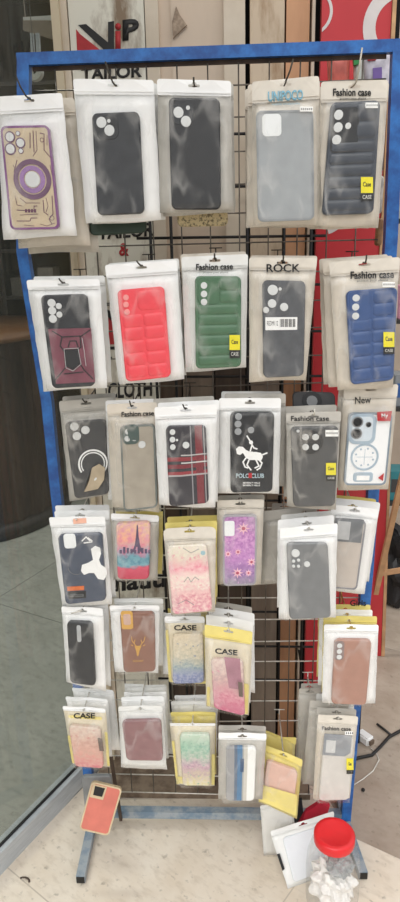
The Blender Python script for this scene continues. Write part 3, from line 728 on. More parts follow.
for k in range(12): pxpoly(bm, C, [(280+1.3*k, 319), (280.5+1.3*k+(.4 if k % 3 else 0), 319), (280.5+1.3*k+(.4 if k % 3 else 0), 327), (280+1.3*k, 327)], C.top+.0004, C.top+.0006)
link('printed_bars', bm, M_BLK, lb); text('printed_text', 'REDMI 12', C, (267, 321, 278, 325.5), C.top+.0004, M_BLK, lb)
F, _ = stack('charcoal case', [(249, 257.5), (317, 258), (306, 380), (249.5, 382)], -.13, 'clear pouch marked ROCK around the charcoal labelled case', 'beigeclear', .018, C, [(.003, .02, .003, 0, 0, BE, 'pouch behind the charcoal labelled case')], tip=(0, .008), ext=.006)
text('brand_lettering', 'ROCK', F, (266.5, 264, 300, 272), .003, M_BLK, _, .015)
BLU = CM('royal_blue_silicone', '3b5586', .4, .1)
C = shell([(345, 291), (396, 287), (392, 379), (350, 384)], -.13, 'blue padded phone case with a yellow tag, rightmost of the second row', BLU)
puff(C, 5, 2, .3, BLU); puff(C, 2, 1, .02, BLU, s0=.52, t1=.29)
island(C, (349, 293, 371, 320), BLU, 5); cams(C, [(356, 298, 3.4), (355.5, 307, 3.4), (355.5, 316, 3.4)])
F, _ = stack('blue case', [(329, 262), (400, 257), (393, 387), (338, 391)], -.13, 'Fashion case pouch holding the blue padded case at the right edge', 'beigeclear', .022, C, [(-.008, .02, .002, 0, -.006, BE, 'beige pouch behind the blue padded case'), (-.012, .038, .004, 0, -.008, BE, 'rear beige pouch on the hook of the blue padded case')], tip=(0, .012), ext=.01)
text('brand_lettering', 'Fashion case', F, (350.5, 271.5, 394, 279, -1), .003, M_BLK, _, .025)
text('brand_small_print', 'protect your phone', F, (357, 280, 388, 282.5, -1), .003, M_BLK, _)
sticker(F, _, (382.5, 282, 395, 287)); ctag(F, _, (383.5, 332, 394.5, 347), 354)

# ---------- row 3
C = shell([(66, 421), (107, 418), (110, 492), (76, 497)], -.10, 'black phone case with a white magnetic ring, leftmost of the third row', BLK2)
cams(C, [(74.5, 426.5, 4), (85.5, 430, 4), (77, 436, 4)]); cx, cy = C.xy(93, 464, C.top)
ringp('magnetic_ring', C, cx, cy, px2m(C, 14), px2m(C, 1.6), C.top, C.top+.0012, M_WHITE, C.root, 150, 395); ringp('magnetic_ring', C, cx, cy, px2m(C, 11.5), px2m(C, 1), C.top, C.top+.0012, M_WHITE, C.root, 150, 395)
F, _ = stack('white ringed case', [(59, 401), (113, 397), (116, 494), (69.5, 501)], -.10, 'crumpled grey clear pouch with the white ringed black case', GR, .02, C, [(.002, .02, .004, 0, 0, GR, 'grey pouch behind the white ringed case')], tip=(-.004, .008), ext=.006)
fl_ = Frame([(88, 465), (104, 462), (103, 480), (84, 493)], -.125, 0)
bm = bmesh.new(); pxpoly(bm, fl_, [(84, 492), (89, 481), (92, 468), (99, 464), (105, 468), (104, 480), (98, 489)], 0, .002)
o = link('folded_card', bm, mat('tan_card', 'ab9c84', .5, var=.15), None); tag(o, 'small folded tan card with a pale dot lying over the white ringed case', 'card')
disc('pale_dot', fl_, *fl_.xy(95.5, 479, .002), .0028, .002, .0028, M_LENS, o)

C = shell([(121, 425), (155, 423), (158, 505), (125, 509)], -.13, 'clear smoky phone case with a dark green camera island', mat('smoky_beige_clear', 'a59c8e', .3, var=.12), lip=mat('dark_grey_green_edge', '6a7270', .35))
island(C, (122, 425, 139.5, 443.5), mat('dark_green_metal', '3f5653', .35, .3), 5, .0016); cams(C, [(128, 431.5, 3.2), (127.5, 438.5, 3.2), (134.5, 438, 3.2)]); cams(C, [(142, 444.5, 3.6)])
F, _ = stack('smoky clear case', [(107, 404), (157, 402), (159, 512), (112, 507)], -.13, 'beige pouch with the smoky clear case, between black ringed and plaid ones', BE, .02, C, [(-.006, .02, .002, -.004, -.004, W, 'white pouch behind the smoky clear case')], tip=(-.002, .012), ext=.008)
text('brand_lettering', 'Fashion case', F, (121.5, 412, 154, 417, -1.5), .003, M_BLK, _, .02)

PL = bands('red_black_plaid', '35333a', [(0, 1, .38, .43, '8a3038'), (0, 1, .47, .52, '7a2c36'), (0, 1, .56, .60, '92343c'), (.72, .90, 0, 1, '7a3038'), (.60, .63, 0, 1, '8f8d90'), (.93, .95, 0, 1, 'a9a5a6'), (.35, 1, .35, .365, 'b9b6b6'), (.35, 1, .445, .46, 'd0cdcb'), (0, 1, .60, .62, 'a9a5a6')])
C = shell([(166, 425), (206, 424), (209, 501), (170, 505)], -.155, 'black and red tartan phone case in a white pouch', PL)
cams(C, [(172.5, 432, 2.8), (172.5, 439.5, 2.8), (172.8, 447, 2.8)]); cams(C, [(186, 445, 3.4)]); disc('flash_opening', C, *C.xy(177, 440, C.top), px2m(C, 1.2), C.top, C.top+.001, M_LENS, C.root)
F, _ = stack('tartan case', [(154.5, 407), (217, 404), (215.5, 508), (159, 505.5)], -.155, 'white pouch with the tartan case, centre left of the third row', W, .02, C, [(.004, .02, .003, 0, 0, W, 'white pouch behind the tartan case'), (-.006, .04, .006, 0, 0, GR, 'grey pouch at the back of the tartan case hook')], tip=(-.004, .010), ext=.008)

C = shell([(230, 411), (274, 411), (272, 490), (230.5, 491)], -.13, 'black phone case printed with a white horse rider and the word club', mat('ink_black_gloss', '26282c', .3, var=.2, scale=60))
cams(C, [(238.5, 416.5, 3.4), (238, 424, 3.4), (238, 431.5, 3.4), (251, 430, 3.2)], mat('dim_lens_hole', '9a9da0', .3))
bm = bmesh.new(); a, b = C.top, C.top+.0006
pxpoly(bm, C, [(236, 449), (239, 446.5), (243, 447), (246, 450), (250, 452), (256, 452), (261, 453), (263, 457), (261, 461), (256, 460), (250, 460), (246, 458), (243, 453), (240, 455), (237, 454)], a, b)
for p in ([(246, 458), (243, 462), (245, 467), (248, 468)], [(249, 460), (247, 465), (251, 470)], [(258, 459), (262, 463), (260, 468), (257, 470)], [(256, 460), (259, 466), (255, 468)], [(262, 455), (267, 453)], [(250, 452), (252, 445), (254, 448), (257, 449)], [(247, 436), (252, 444)], [(252, 452), (250, 458)]): pxstroke(bm, C, p, .0026, a, b)
disc('x', C, *C.xy(251, 442.5, b), px2m(C, 2), a, b, M_WHITE, C.root, bm=bm)
link('rider_emblem', bm, M_WHITE, C.root)
text('printed_word', 'POLO CLUB', C, (236, 473.5, 264, 478, 0), C.top, mat('blue_white_ink', 'b8cdd6', .5, var=0), C.root, .02)
bm = bmesh.new(); pxpoly(bm, C, [(248.5, 473), (252, 473), (252, 478), (248.5, 478)], C.top+.0003, C.top+.0009); link('red_letter_patch', bm, M_RED, C.root)
for y in (482, 484.5): text('printed_small_text', 'BEVERLY HILLS', C, (243, y, 260, y+1.6), C.top, M_WHITE, C.root, .02)
F, _ = stack('horse rider case', [(219, 398), (281, 398), (279, 494), (217.5, 493)], -.13, 'white edged pouch with the horse rider case', W, .02, C, [(.010, .02, .004, -.004, .002, GR, 'grey pouch behind the horse rider case'), (.004, .038, .004, 0, 0, PEA, 'rear white pouch on the hook of the horse rider case')], tip=(0, .002), ext=.004)

C2 = shell([(292, 391), (334, 392), (336, 440), (293, 440)], -.085, 'dark phone case with one round camera plate above the four lens one', CM('graphite_plastic', '3c3c3e', .5))
disc('camera_plate', C2, *C2.xy(312, 401, C2.top), px2m(C2, 10), C2.top, C2.top+.002, BLK, C2.root); disc('camera_cutout', C2, *C2.xy(312, 401, C2.top+.002), px2m(C2, 5.5), C2.top+.002, C2.top+.003, M_LENS if False else GRY, C2.root)
C = shell([(290, 426), (338, 425), (334, 504), (293, 505)], -.13, 'dark grey phone case with round four lens plate and yellow tag', CM('dark_grey_silicone', '48494b', .45, .15))
disc('camera_plate', C, *C.xy(310, 442, C.top), px2m(C, 12.5), C.top-.001, C.top+.0012, BLK, C.root); C.top += .0014
cams(C, [(305.5, 437, 3.2), (315.5, 437, 3.2), (305.5, 447, 3.2), (315.5, 447, 3.2)]); C.top -= .0014; disc('flash_opening', C, *C.xy(298, 431, C.top), px2m(C, 1.5), C.top, C.top+.001, M_LENS, C.root)
F, _ = stack('four lens case', [(286, 413), (341, 411), (336, 510), (287, 507)], -.13, 'crinkled clear pouch with the four lens dark grey case', GR, .018, C, [(-.004, .026, .006, -.004, 0, GR, 'grey pouch behind the four lens case')], tip=(0, .014), ext=.008, hm=M_WIRE)
text('brand_lettering', 'Fashion case', F, (291, 416, 329, 421), .003, M_BLK, _, .01)
sticker(F, _, (325.5, 430, 338.5, 436.5)); ctag(F, _, (326, 463, 336, 475), 481)

C = shell([(348, 412), (391, 412), (384, 483), (343, 483)], -.115, 'white phone case with pale blue camera frame and dotted ring', mat('white_plastic_back', 'eeeff0', .3, var=.02), lip=mat('slate_blue_bumper', '7f8c98', .35))
PB = mat('pale_blue_plastic', 'a3b4c2', .35, var=.05)
island(C, (350, 414, 374.5, 444), PB, 7, .0016); island(C, (353, 416.5, 371.5, 441), mat('pale_blue_light', 'ccd6de', .3, var=.03), 5, .0022, 'camera_plate'); C.top += .002
cams(C, [(357.5, 422, 4.3), (356.5, 433.5, 4.3)], M_LENSD, GRY); cams(C, [(368.5, 424.5, 2.2)], M_LENSD, GRY); C.top -= .002
cx, cy = C.xy(364.5, 457, C.top); ringp('magnetic_ring', C, cx, cy, px2m(C, 13), px2m(C, 2), C.top, C.top+.001, PB, C.root)
bm = bmesh.new()
for k in range(8): a = k*PI/4+.3; disc('d', C, cx+px2m(C, 9)*math.cos(a), cy+px2m(C, 9)*math.sin(a), px2m(C, 1), C.top, C.top+.0006, PB, None, bm=bm); 
stroke(bm, C, [(cx-px2m(C, 8), cy), (cx+px2m(C, 8), cy)], .0008, C.top, C.top+.0004); stroke(bm, C, [(cx, cy-px2m(C, 8)), (cx, cy+px2m(C, 8))], .0008, C.top, C.top+.0004)
link('ring_print', bm, PB, C.root)
rr('grip_frame', C, *C.xy(363, 477, C.top), px2m(C, 20), px2m(C, 10), px2m(C, 3), C.top-.001, C.top+.001, PB, C.root); rr('grip_window', C, *C.xy(363, 478, C.top+.001), px2m(C, 13), px2m(C, 5), .001, C.top+.001, C.top+.0014, M_WHITE, C.root, bev=.0002)
F, _ = stack('white and blue case', [(344, 386), (398, 384), (388.5, 490), (338, 490)], -.115, 'pouch marked New around the white and pale blue case', 'beigeclear', .022, C, [(-.006, .02, .002, .004, 0, BE, 'beige pouch behind the white and pale blue case')], tip=(0, .010), ext=.008)
text('brand_lettering', 'New', F, (355, 397, 371, 404, -1), .003, M_BLK, _, .01)
bm = bmesh.new(); pxpoly(bm, F, [(377, 412), (392, 411), (390.5, 421), (377.5, 421)], .0160, .0164); o = link('red_corner_tag', bm, M_RED, _); text('tag_lettering', 'My', F, (381.5, 413.5, 388, 418.5), .0164, M_WHITE, o, .01)
bm = bmesh.new(); pxpoly(bm, F, [(378, 478), (384, 473), (383, 481)], .016, .0164); link('red_corner_mark', bm, M_RED, _)

# ---------- row 4
NVY = CM('navy_textured_plastic', '4a5262', .5, .12)
C = shell([(59, 533), (103, 531), (107, 598), (67, 602)], -.13, 'navy phone case with white three lobed sticker and orange strip', NVY)
island(C, (63, 534, 76.5, 548), mat('white_backing', 'eceff0', .4, var=.02), 3, .0004, 'camera_cutout')
bm = bmesh.new(); a, b = C.top, C.top+.001
pxpoly(bm, C, [(91, 549), (95, 546), (100, 548), (101, 554), (99, 560), (101, 565), (106, 568), (107, 574), (104, 580), (98, 579), (94, 573), (89, 573), (84, 575), (81, 571), (82, 565), (88, 563), (93, 560), (92, 555)], a, b)
link('three_lobed_print', bm, M_WHITE, C.root)
bm = bmesh.new()
for p in ([(82, 541), (86, 537), (90, 541)], [(84, 543), (92, 542)], [(88, 538), (92, 541)]): pxstroke(bm, C, p, .002, a, b)
link('white_logo', bm, M_WHITE, C.root)
bm = bmesh.new(); pxpoly(bm, C, [(67, 587), (84, 586), (84, 590), (67.5, 591)], a, b); link('orange_strip', bm, mat('orange_print', 'd8703a', .5), C.root)
bm = bmesh.new(); pxpoly(bm, C, [(68, 592), (86, 591), (86, 598), (69, 599)], a, b); link('dark_label', bm, BLK, C.root); text('label_text', 'OUTDOOR', C, (70, 594, 84, 597), b, GRY, C.root, .01)
ringp('thin_ring_print', C, *C.xy(76, 567, b), px2m(C, 8), .0006, a, b, GRY, C.root, 40, 200)
F, _ = stack('navy case', [(49, 517), (105, 516), (112, 604), (62.5, 608)], -.13, 'white pouch with the navy lobed case, leftmost of the fourth row', W, .018, C, [(.004, .026, .002, 0, 0, W, 'white pouch next behind the navy case'), (.0, .05, .004, 0, 0, W, 'rearmost white pouch above the navy case')], tip=(0, .004), ext=.005)
bm = bmesh.new(); pxpoly(bm, F, [(73, 519), (86, 518), (86.5, 523), (73.5, 524)], .0022, .0026); 
bmh = link('pale_orange_sticker', bm, mat('pale_orange_paper', 'f0b8a0', .5, var=.05), _)

EIF = art('eiffel_sunset_print', [(0, 'd8a0b0', 'e8c49a'), (.3, 'e08a98', 'f0b090'), (.5, 'd07a92', 'a8a0b8'), (.6, '4f8296', '6fa2ae'), (.76, '5f90a4', '8ab4bc'), (.8, 'c04058', 'd86078'), (1, 'c84a60', 'b8384e')], 6)
C = shell([(117, 521), (151, 519.5), (149.5, 577), (118.5, 577)], -.12, 'pink sunset phone case printed with the Eiffel Tower', EIF)
bm = bmesh.new(); a, b = C.top, C.top+.0005
pxpoly(bm, C, [(136.8, 525), (137.8, 525), (138.6, 536), (140, 545), (143, 552), (140.5, 552), (138.7, 547), (136.2, 547), (134.5, 552), (132, 552), (134.8, 545), (136, 536)], a, b)
for k in range(9): x = 119.5+3.6*k; hh_ = 2+((k*7) % 4); pxpoly(bm, C, [(x, 552-hh_), (x+2.4, 552-hh_), (x+2.4, 553.5), (x, 553.5)], a, b)
link('tower_silhouette', bm, mat('plum_ink', '5a4a66', .5), C.root)
F, _ = stack('tower case', [(111, 513), (159, 515), (157.5, 581), (113.5, 580)], -.12, 'clear pouch with yellow edges around the tower print case', 'whitegrey', .012, C, [(.006, .02, .004, 0, .002, YE, 'yellow pouch behind the tower print case')], tip=(0, .006), ext=.005)

PNK = art('pink_marble_letter_print', [(0, 'e4dcc8', 'efe4d8'), (.15, 'e6e0cc', 'dfc9bd'), (.33, 'e78ea0', 'f0c0c4'), (.45, 'efe2d4', 'efd0cc'), (.6, 'efe2d6', 'e6b8b8'), (.75, 'd8909c', 'eec8c4'), (1, 'd890a0', 'eed2cc')], 9, acc=('e08e9c', 'f2ddd4'), asc=6, ath=.2)
C = shell([(167.5, 544), (206.5, 542), (212.5, 608), (173, 612)], -.15, 'cream and pink blossom phone case in the pouch with rounded top', PNK)
bm = bmesh.new(); a, b = C.top, C.top+.0005
for p in ([(184, 582), (188, 577), (191, 582)], [(191, 582), (195, 577), (199, 580)], [(183, 548), (191, 553), (199, 549)], [(178, 604), (186, 600), (194, 605)]): pxstroke(bm, C, p, .0008, a, b)
link('thin_script_print', bm, GRY, C.root)
disc('blue_flower', C, *C.xy(203, 553, b), px2m(C, 2.4), a, b, mat('pale_blue_ink', '8fb8c4', .5), C.root)
F, _ = stack('pink blossom case', [(163, 528), (216, 526), (215, 612), (171, 615)], -.15, 'rounded cream pouch with the pink blossom case, centre of the rack', 'beigeclear', .024, C, [(.002, .02, .003, -.002, 0, YE, 'yellow pouch just behind the pink blossom case'), (.004, .045, .004, -.004, 0, YE, 'rearmost yellow pouch above the pink blossom case')], tip=(0, .004), ext=.005, rnd=.011)

PUR = art('purple_floral_print', [(0, '8f5a94', 'c58fc4'), (.3, 'a868ac', 'd7a2cf'), (.6, 'b47ab8', 'c890c8'), (.85, '87649a', 'a884b4'), (1, '8c8494', '9c94a4')], 8, acc=('dcb4d8', '7c4c8c'), asc=7, ath=.22)
C = shell([(223, 513.5), (256.5, 513), (255.5, 582), (223.5, 583)], -.12, 'purple phone case with pink star flowers', PUR, lip=mat('clear_grey_edge', '9c98a0', .3))
island(C, (224, 521, 234.5, 536), mat('white_backing', 'eceff0', .4, var=.02), 2, .0005, 'camera_cutout')
bm = bmesh.new(); bm2 = bmesh.new(); a, b = C.top, C.top+.0006
for (x, y, r) in ((243.5, 528.5, 6.5), (251.5, 562, 5), (237.5, 573, 6), (248.5, 573, 4), (228, 554, 4), (238, 552, 4)):
    X_, Y_ = C.xy(x, y, b); R_ = px2m(C, r); pts = []
    for k in range(16): q = (R_ if k % 2 == 0 else R_*.42); pts.append((X_+q*math.cos(k*PI/8), Y_+q*math.sin(k*PI/8)))
    poly(bm, C, pts, a, b); disc('c', C, X_, Y_, R_*.28, a, b+.0003, M_RED, None, bm=bm2)
o = link('flower_print', bm, mat('pale_pink_ink', 'f0c0cc', .5), C.root); link('flower_centres', bm2, mat('deep_pink_ink', 'b8506a', .5), o)
F, _ = stack('purple flower case', [(217, 500), (264, 499), (261, 584.5), (217.5, 585)], -.12, 'clear pouch with the purple flower case', 'beigeclear', .015, C, [(.002, .02, .002, 0, 0, GR, 'grey pouch behind the purple flower case')], tip=(0, .008), ext=.006, hm=M_WIRE)

C = shell([(286, 541), (327, 541), (330, 615), (289, 616.5)], -.15, 'plain grey phone case with cluster of small lens holes, fourth row', GRY)
cams(C, [(295.5, 553, 4.2), (307, 564, 3), (293.5, 561, 1.6), (298.5, 560, 1.6), (293.5, 566, 1.6), (298.5, 566, 1.6)])
F, _ = stack('plain grey case', [(280, 528), (337.5, 523), (335.5, 618), (279, 619)], -.15, 'white pouch with the plain grey case', W, .022, C, [(-.002, .03, .004, -.004, 0, W, 'white pouch behind the plain grey case'), (.006, .055, .004, -.006, 0, PEA, 'rearmost pouch above the plain grey case'), (-.028, .075, .004, -.03, -.004, GR, 'grey pouch sticking out left of the plain grey case')], tip=(0, .006), ext=.005)

C = shell([(335, 517), (365, 519), (355.5, 587), (331, 585)], -.095, 'clear grey phone case with darker top half, right of the plain grey one', CM('light_taupe_clear', 'bdb3aa', .3, .05), lip=CM('grey_edge', '85858a', .35))
bm = bmesh.new(); pxpoly(bm, C, [(335.5, 518), (364, 520), (361, 543), (334, 541)], C.top-.0005, C.top+.0012); link('dark_top_block', bm, CM('steel_grey_plastic', '6f7276', .4), C.root)
bm = bmesh.new(); pxpoly(bm, C, [(338, 521), (351, 522), (349, 540), (336.5, 539)], C.top+.001, C.top+.0018); link('camera_cutout', bm, mat('light_grey_window', 'b3b4b5', .3), C.root)
F, _ = stack('two tone grey case', [(331, 504), (379, 509), (364.5, 594), (327, 591)], -.095, 'white edged pouch with the two tone grey case', W, .018, C, [(.006, .02, .006, -.01, .006, W, 'white pouch behind the two tone grey case'), (.002, .038, .006, -.004, 0, YE, 'yellow pouch at the back of the two tone grey case hook')], tip=(0, .006), ext=.005)

# ---------- row 5
C = shell([(68, 619), (93.5, 620), (96.5, 683), (71.5, 680)], -.14, 'slim plain black phone case with a pill shaped lens slot, fifth row left', BLK2)
island(C, (76.5, 625, 81.5, 642), mat('pale_lens_slot', 'aeb0b2', .3), 2.4, .001, 'camera_slot')
F, _ = stack('slim black case', [(61.5, 606), (103, 608), (106, 692), (66.5, 682)], -.14, 'white pouch with the slim black case at the left side', W, .014, C, [(.006, .025, .002, .008, 0, W, 'white pouch behind the slim black case')], tip=(-.02, -.003), ext=.005)
COP = CM('copper_brown_leather', '8a6456', .4, .06)
C = shell([(120.5, 610), (155, 610), (156, 668.5), (124.5, 669.5)], -.13, 'copper brown phone case with a golden deer head', COP)
GOLD = mat('gold_foil', 'd4a860', .3, .6, var=.05)
island(C, (120.5, 611, 133.5, 629), GOLD, 2.5, .0012, 'camera_frame'); C.top += .0012; island(C, (123, 614, 131, 625), mat('pale_copper_window', 'c9a898', .3), 2, .0004, 'camera_window'); C.top -= .0012
bm = bmesh.new(); a, b = C.top, C.top+.0006
pxpoly(bm, C, [(134.5, 646), (141.5, 646), (139.5, 651), (138.5, 656), (137, 656), (136.2, 651)], a, b)
for p in ([(136, 646), (132, 641), (131.5, 637)], [(140, 646), (144, 641), (145, 637)], [(134, 643.5), (135, 640)], [(142, 643.5), (141, 640)], [(133, 646), (131, 645)], [(143, 646), (145, 645)]): pxstroke(bm, C, p, .0014, a, b)
link('deer_emblem', bm, GOLD, C.root); text('gold_lettering', 'ELEGANT', C, (133, 660, 143.5, 662), a, GOLD, C.root, .01)
F, _ = stack('golden deer case', [(109.5, 605), (159.5, 605), (158, 673), (114.5, 672)], -.13, 'white pouch with the golden deer case', W, .010, C, [(.006, .02, .004, .0, .003, PEA, 'white pouch behind the golden deer case')], tip=(0, .004), ext=.005)
FLB = art('blue_ink_floral_print', [(0, 'dccfb6', 'd2c2a8'), (.45, 'd8cdb8', 'bcb8a4'), (.65, 'b4bcb4', '7f94a0'), (.82, '7a86ac', 'a8acc0'), (1, '6a74a0', '9ea4bc')], 9, acc=('7c8aa4', '5c6c90'), asc=5, ath=.17)
C = shell([(173, 632), (203, 631), (204.5, 680), (173, 681)], -.12, 'cream phone case fading into blue ink flowers', FLB)
F, _ = stack('blue ink flower case', [(164.5, 616), (204.5, 616), (208.5, 684), (169, 682)], -.12, 'yellow backed CASE pouch with the blue ink flower case', 'yellowback', .012, C, [(-.008, .02, .004, .0, -.006, W, 'white pouch behind the blue ink flower case'), (.003, .036, .004, .002, .002, YE, 'yellow pouch behind the blue ink flower case')], tip=(0, .004), ext=.005)
yedges(F, _, [(.0, .07, .2, .97), (.93, 1, .2, .97), (.0, 1, .95, .995)])
text('brand_lettering', 'CASE', F, (174, 625, 196.5, 630.5), .012, M_BLK, _, .03)
PKG = art('pink_rose_print', [(0, 'e0d0c6', 'd2b8b2'), (.4, 'd4b4ae', 'b8989a'), (.7, 'c4748a', 'dca4ac'), (1, 'c87088', 'b8587a')], 7, acc=('d890a2', 'b04a6c'), asc=4, ath=.2)
C = shell([(211, 656), (243, 657.5), (245, 713), (214, 705)], -.16, 'translucent pink rose phone case below a yellow header', PKG)
bm = bmesh.new(); pxpoly(bm, C, [(224, 657), (240, 659), (242, 690), (229, 688)], C.top-.0002, C.top+.0006); link('dark_pink_panel', bm, mat('mauve_print', 'a87a88', .4, var=.15), C.root)
F, _ = stack('pink rose case', [(204.5, 624), (252.5, 631), (249, 716), (206, 706)], -.16, 'tilted pouch with wide yellow header and CASE letters around the pink rose case', 'yellowhead', .026, C, [(.002, .03, .004, -.004, .002, W, 'white pouch behind the pink rose case'), (.006, .06, .004, -.006, .008, W, 'second white pouch behind the pink rose case'), (.002, .085, .004, -.02, .004, GR, 'grey pouch at the back above the pink rose case')], tip=(0, .010), ext=.006, hm=M_WIRE)
yedges(F, _, [(.84, .97, .62, .98), (.03, .1, .75, .99)])
text('brand_lettering', 'CASE', F, (215, 648, 237.5, 653.5, 2), .012, M_BLK, _, .03)
bm = bmesh.new(); pxpoly(bm, F, [(238, 682), (242.5, 682.6), (243, 697), (239, 696.5)], .0156, .016); link('small_dark_label', bm, mat('brown_label', '6a5a52', .5), _)
TAN = CM('rosy_tan_leather', 'a97f70', .45, .05)
C = shell([(334, 637), (370.5, 637.5), (365, 702), (330.5, 700.5)], -.13, 'rosy tan phone case in a white pouch at the right side', TAN)
island(C, (335, 641, 343.5, 660), CM('mauve_grey_plastic', '8a7a78', .4), 3.5, .001); cams(C, [(339.5, 645.5, 2.6), (339.3, 651.2, 2.6), (339.1, 656.8, 2.6)])
F, _ = stack('rosy tan case', [(324, 624), (378.5, 624.5), (375.5, 704), (322, 703.5)], -.13, 'white pouch with the rosy tan case', W, .015, C, [(.002, .025, .004, -.004, 0, YE, 'yellow pouch next behind the rosy tan case'), (-.002, .05, .004, -.004, 0, W, 'white pouch third behind the rosy tan case'), (-.002, .07, .004, -.01, 0, YE, 'yellow pouch at the back lettered Girls above the rosy tan case')], tip=(0, .003), ext=.004, hm=GOLD)

text('brand_lettering', 'Girls', LAST[0], (350, 600, 366, 606), .003, M_BLK, LAST[1], .02)

# ---------- row 6
ROS = art('pale_rose_print', [(0, 'dccdbe', 'd6bcae'), (.4, 'd8b4a4', 'c89c90'), (.7, 'd89a90', 'cfa898'), (1, 'c8707c', 'd8a098')], 6, acc=('c88c86', 'b86e74'), asc=4, ath=.2)
C = shell([(69.5, 722), (101, 725), (104.5, 765), (76, 763)], -.15, 'pale rose blossom phone case at the lower left', ROS)
F, _ = stack('pale rose case', [(62.5, 705.5), (105.5, 708), (110, 767), (72.5, 764)], -.15, 'yellow cornered CASE pouch with the pale rose case, lowest at the left', 'yellowback', .008, C, [(.0, .028, .002, .0, 0, W, 'white pouch next behind the pale rose case'), (.008, .055, .004, .01, .006, W, 'tall white pouch at the back of the pale rose case hook')], tip=(0, .006), ext=.005)
yedges(F, _, [(.0, .08, .5, .98), (.93, 1, .4, .98), (.1, .9, .15, .2)])
text('brand_lettering', 'CASE', F, (73.5, 713, 95, 718.5), .012, M_BLK, _, .03)
bm = bmesh.new(); pxpoly(bm, F, [(97.5, 738), (102, 738.5), (104, 751), (99.5, 751)], .0156, .016); link('small_dark_label', bm, mat('brown_label', '6a5a52', .5), _)
MV = CM('dull_mauve_plastic', '8c6668', .45, .08)
C = shell([(122.5, 718), (161.5, 717), (163.5, 757.5), (127.5, 757)], -.15, 'dull mauve phone case in a frosted pouch', MV)
F, _ = stack('dull mauve case', [(118.5, 706), (162, 705), (167, 770), (121, 767.5)], -.15, 'frosted pouch with the dull mauve case, second in the lowest row', PEA, .012, C, [(.002, .026, .003, -.002, 0, W, 'white pouch next behind the dull mauve case'), (.004, .05, .004, -.004, 0, W, 'third white pouch on the dull mauve case hook'), (.002, .075, .004, -.008, 0, PEA, 'rearmost pouch above the dull mauve case')], tip=(0, .008), ext=.006)
TEA = art('teal_and_pink_floral_print', [(0, 'cfd8c8', 'bcd0bc'), (.25, '7fae98', 'a8cab4'), (.45, '9ab8a4', 'c8c4bc'), (.6, 'b08aa0', 'd0b4bc'), (.78, 'd0c4a8', 'bca4a4'), (1, 'd8cc90', 'e0dcc8')], 8, acc=('8cb49c', '5f9480'), asc=6, ath=.2)
C = shell([(180, 731), (210, 731), (210.5, 782), (183, 782)], -.14, 'teal and pink flower phone case in the lowest row', TEA)
F, _ = stack('teal flower case', [(169.5, 721), (215.5, 721), (214.5, 786), (176.5, 785)], -.14, 'white topped pouch with the teal flower case', 'yellowback', .008, C, [(.0, .026, .003, -.002, .004, YE, 'yellow rounded pouch behind the teal flower case'), (-.002, .06, .004, -.004, 0, W, 'white pouch at the back of the teal flower case hook'), (.004, .08, .004, -.01, 0, W, 'rearmost white pouch above the teal flower case')], tip=(0, .012), ext=.006, hm=M_WIRE)
yedges(F, _, [(.0, .06, .3, .98), (.92, 1, .5, .98), (.0, .5, .86, .97)])
STP = bands('blue_white_stripe_print', 'a9a9a6', [(.0, .28, 0, 1, '98989a'), (.28, .38, 0, 1, '5f6f84'), (.38, .55, 0, 1, '4f7aa0'), (.48, .60, .2, .45, '2f4f74'), (.6, .72, 0, 1, 'c9c6be'), (.72, 1, 0, 1, 'f0f0ee')])
C = shell([(226, 744), (256, 744), (254, 797), (226, 797)], -.16, 'phone case with vertical blue, grey and white stripes', STP)
F, _ = stack('striped case', [(218.5, 732), (266.5, 733), (262.5, 800), (218.5, 799.5)], -.16, 'white headed pouch with the blue striped case', 'whitegrey', .014, C, [(.0, .02, .002, .0, 0, GR, 'grey pouch behind the blue striped case')], tip=(0, .002), ext=.004)
PCH = CM('peach_clear_plastic', 'd9b3a4', .35, .06)
C = shell([(266.5, 757), (297, 768), (293, 803), (262, 790)], -.13, 'peach phone case in the slanting all yellow pouch', PCH)
F, _ = stack('peach case', [(264.5, 744), (302.5, 759), (297, 819), (258.5, 802)], -.13, 'slanting all yellow pouch with the peach case', YE, .016, C, [(-.008, .055, .010, -.01, 0, YE, 'yellow pouch behind the slanting one')], tip=(0, .008), ext=.006, hm=M_WIRE)
bm = bmesh.new(); pxpoly(bm, F, [(259, 784), (297, 795), (296, 816), (258.5, 800)], .0166, .0170); link('yellow_front_panel', bm, M_YEL, _)
C = shell([(323.5, 733), (353, 735), (348, 796), (318, 797)], -.14, 'clear white phone case with a grey camera end and yellow tag', CM('milky_clear_plastic', 'cfcbc6', .3, .04))
bm = bmesh.new(); pxpoly(bm, C, [(324.5, 734), (352, 736), (350.5, 753), (345, 756.5), (322.5, 755)], C.top-.0005, C.top+.0012); link('grey_top_block', bm, CM('steel_grey_plastic', '8e9298', .4), C.root)
bm = bmesh.new(); pxpoly(bm, C, [(326.5, 740), (336, 741), (335, 753), (325.5, 752.5)], C.top+.001, C.top+.0018); link('camera_cutout', bm, mat('light_grey_window', 'c9caca', .3), C.root)
F, _ = stack('clear white case', [(318, 714), (358, 716), (350, 799), (313, 800)], -.14, 'pouch with the clear white case, lowest at the right', 'beigeclear', .02, C, [(.0, .02, .002, .0, .004, GR, 'grey pouch next behind the clear white case'), (-.012, .04, .004, .0, -.006, GR, 'second grey pouch behind the clear white case'), (.004, .06, .006, .0, .004, PEA, 'rearmost pale pouch behind the clear white case')], tip=(0, .008), ext=.006)
text('brand_lettering', 'Fashion case', F, (322, 726, 351, 730, 1), .003, M_BLK, _, .02)
sticker(F, _, (345, 731.5, 353, 735)); ctag(F, _, (346.5, 758.5, 353.5, 770), 774)
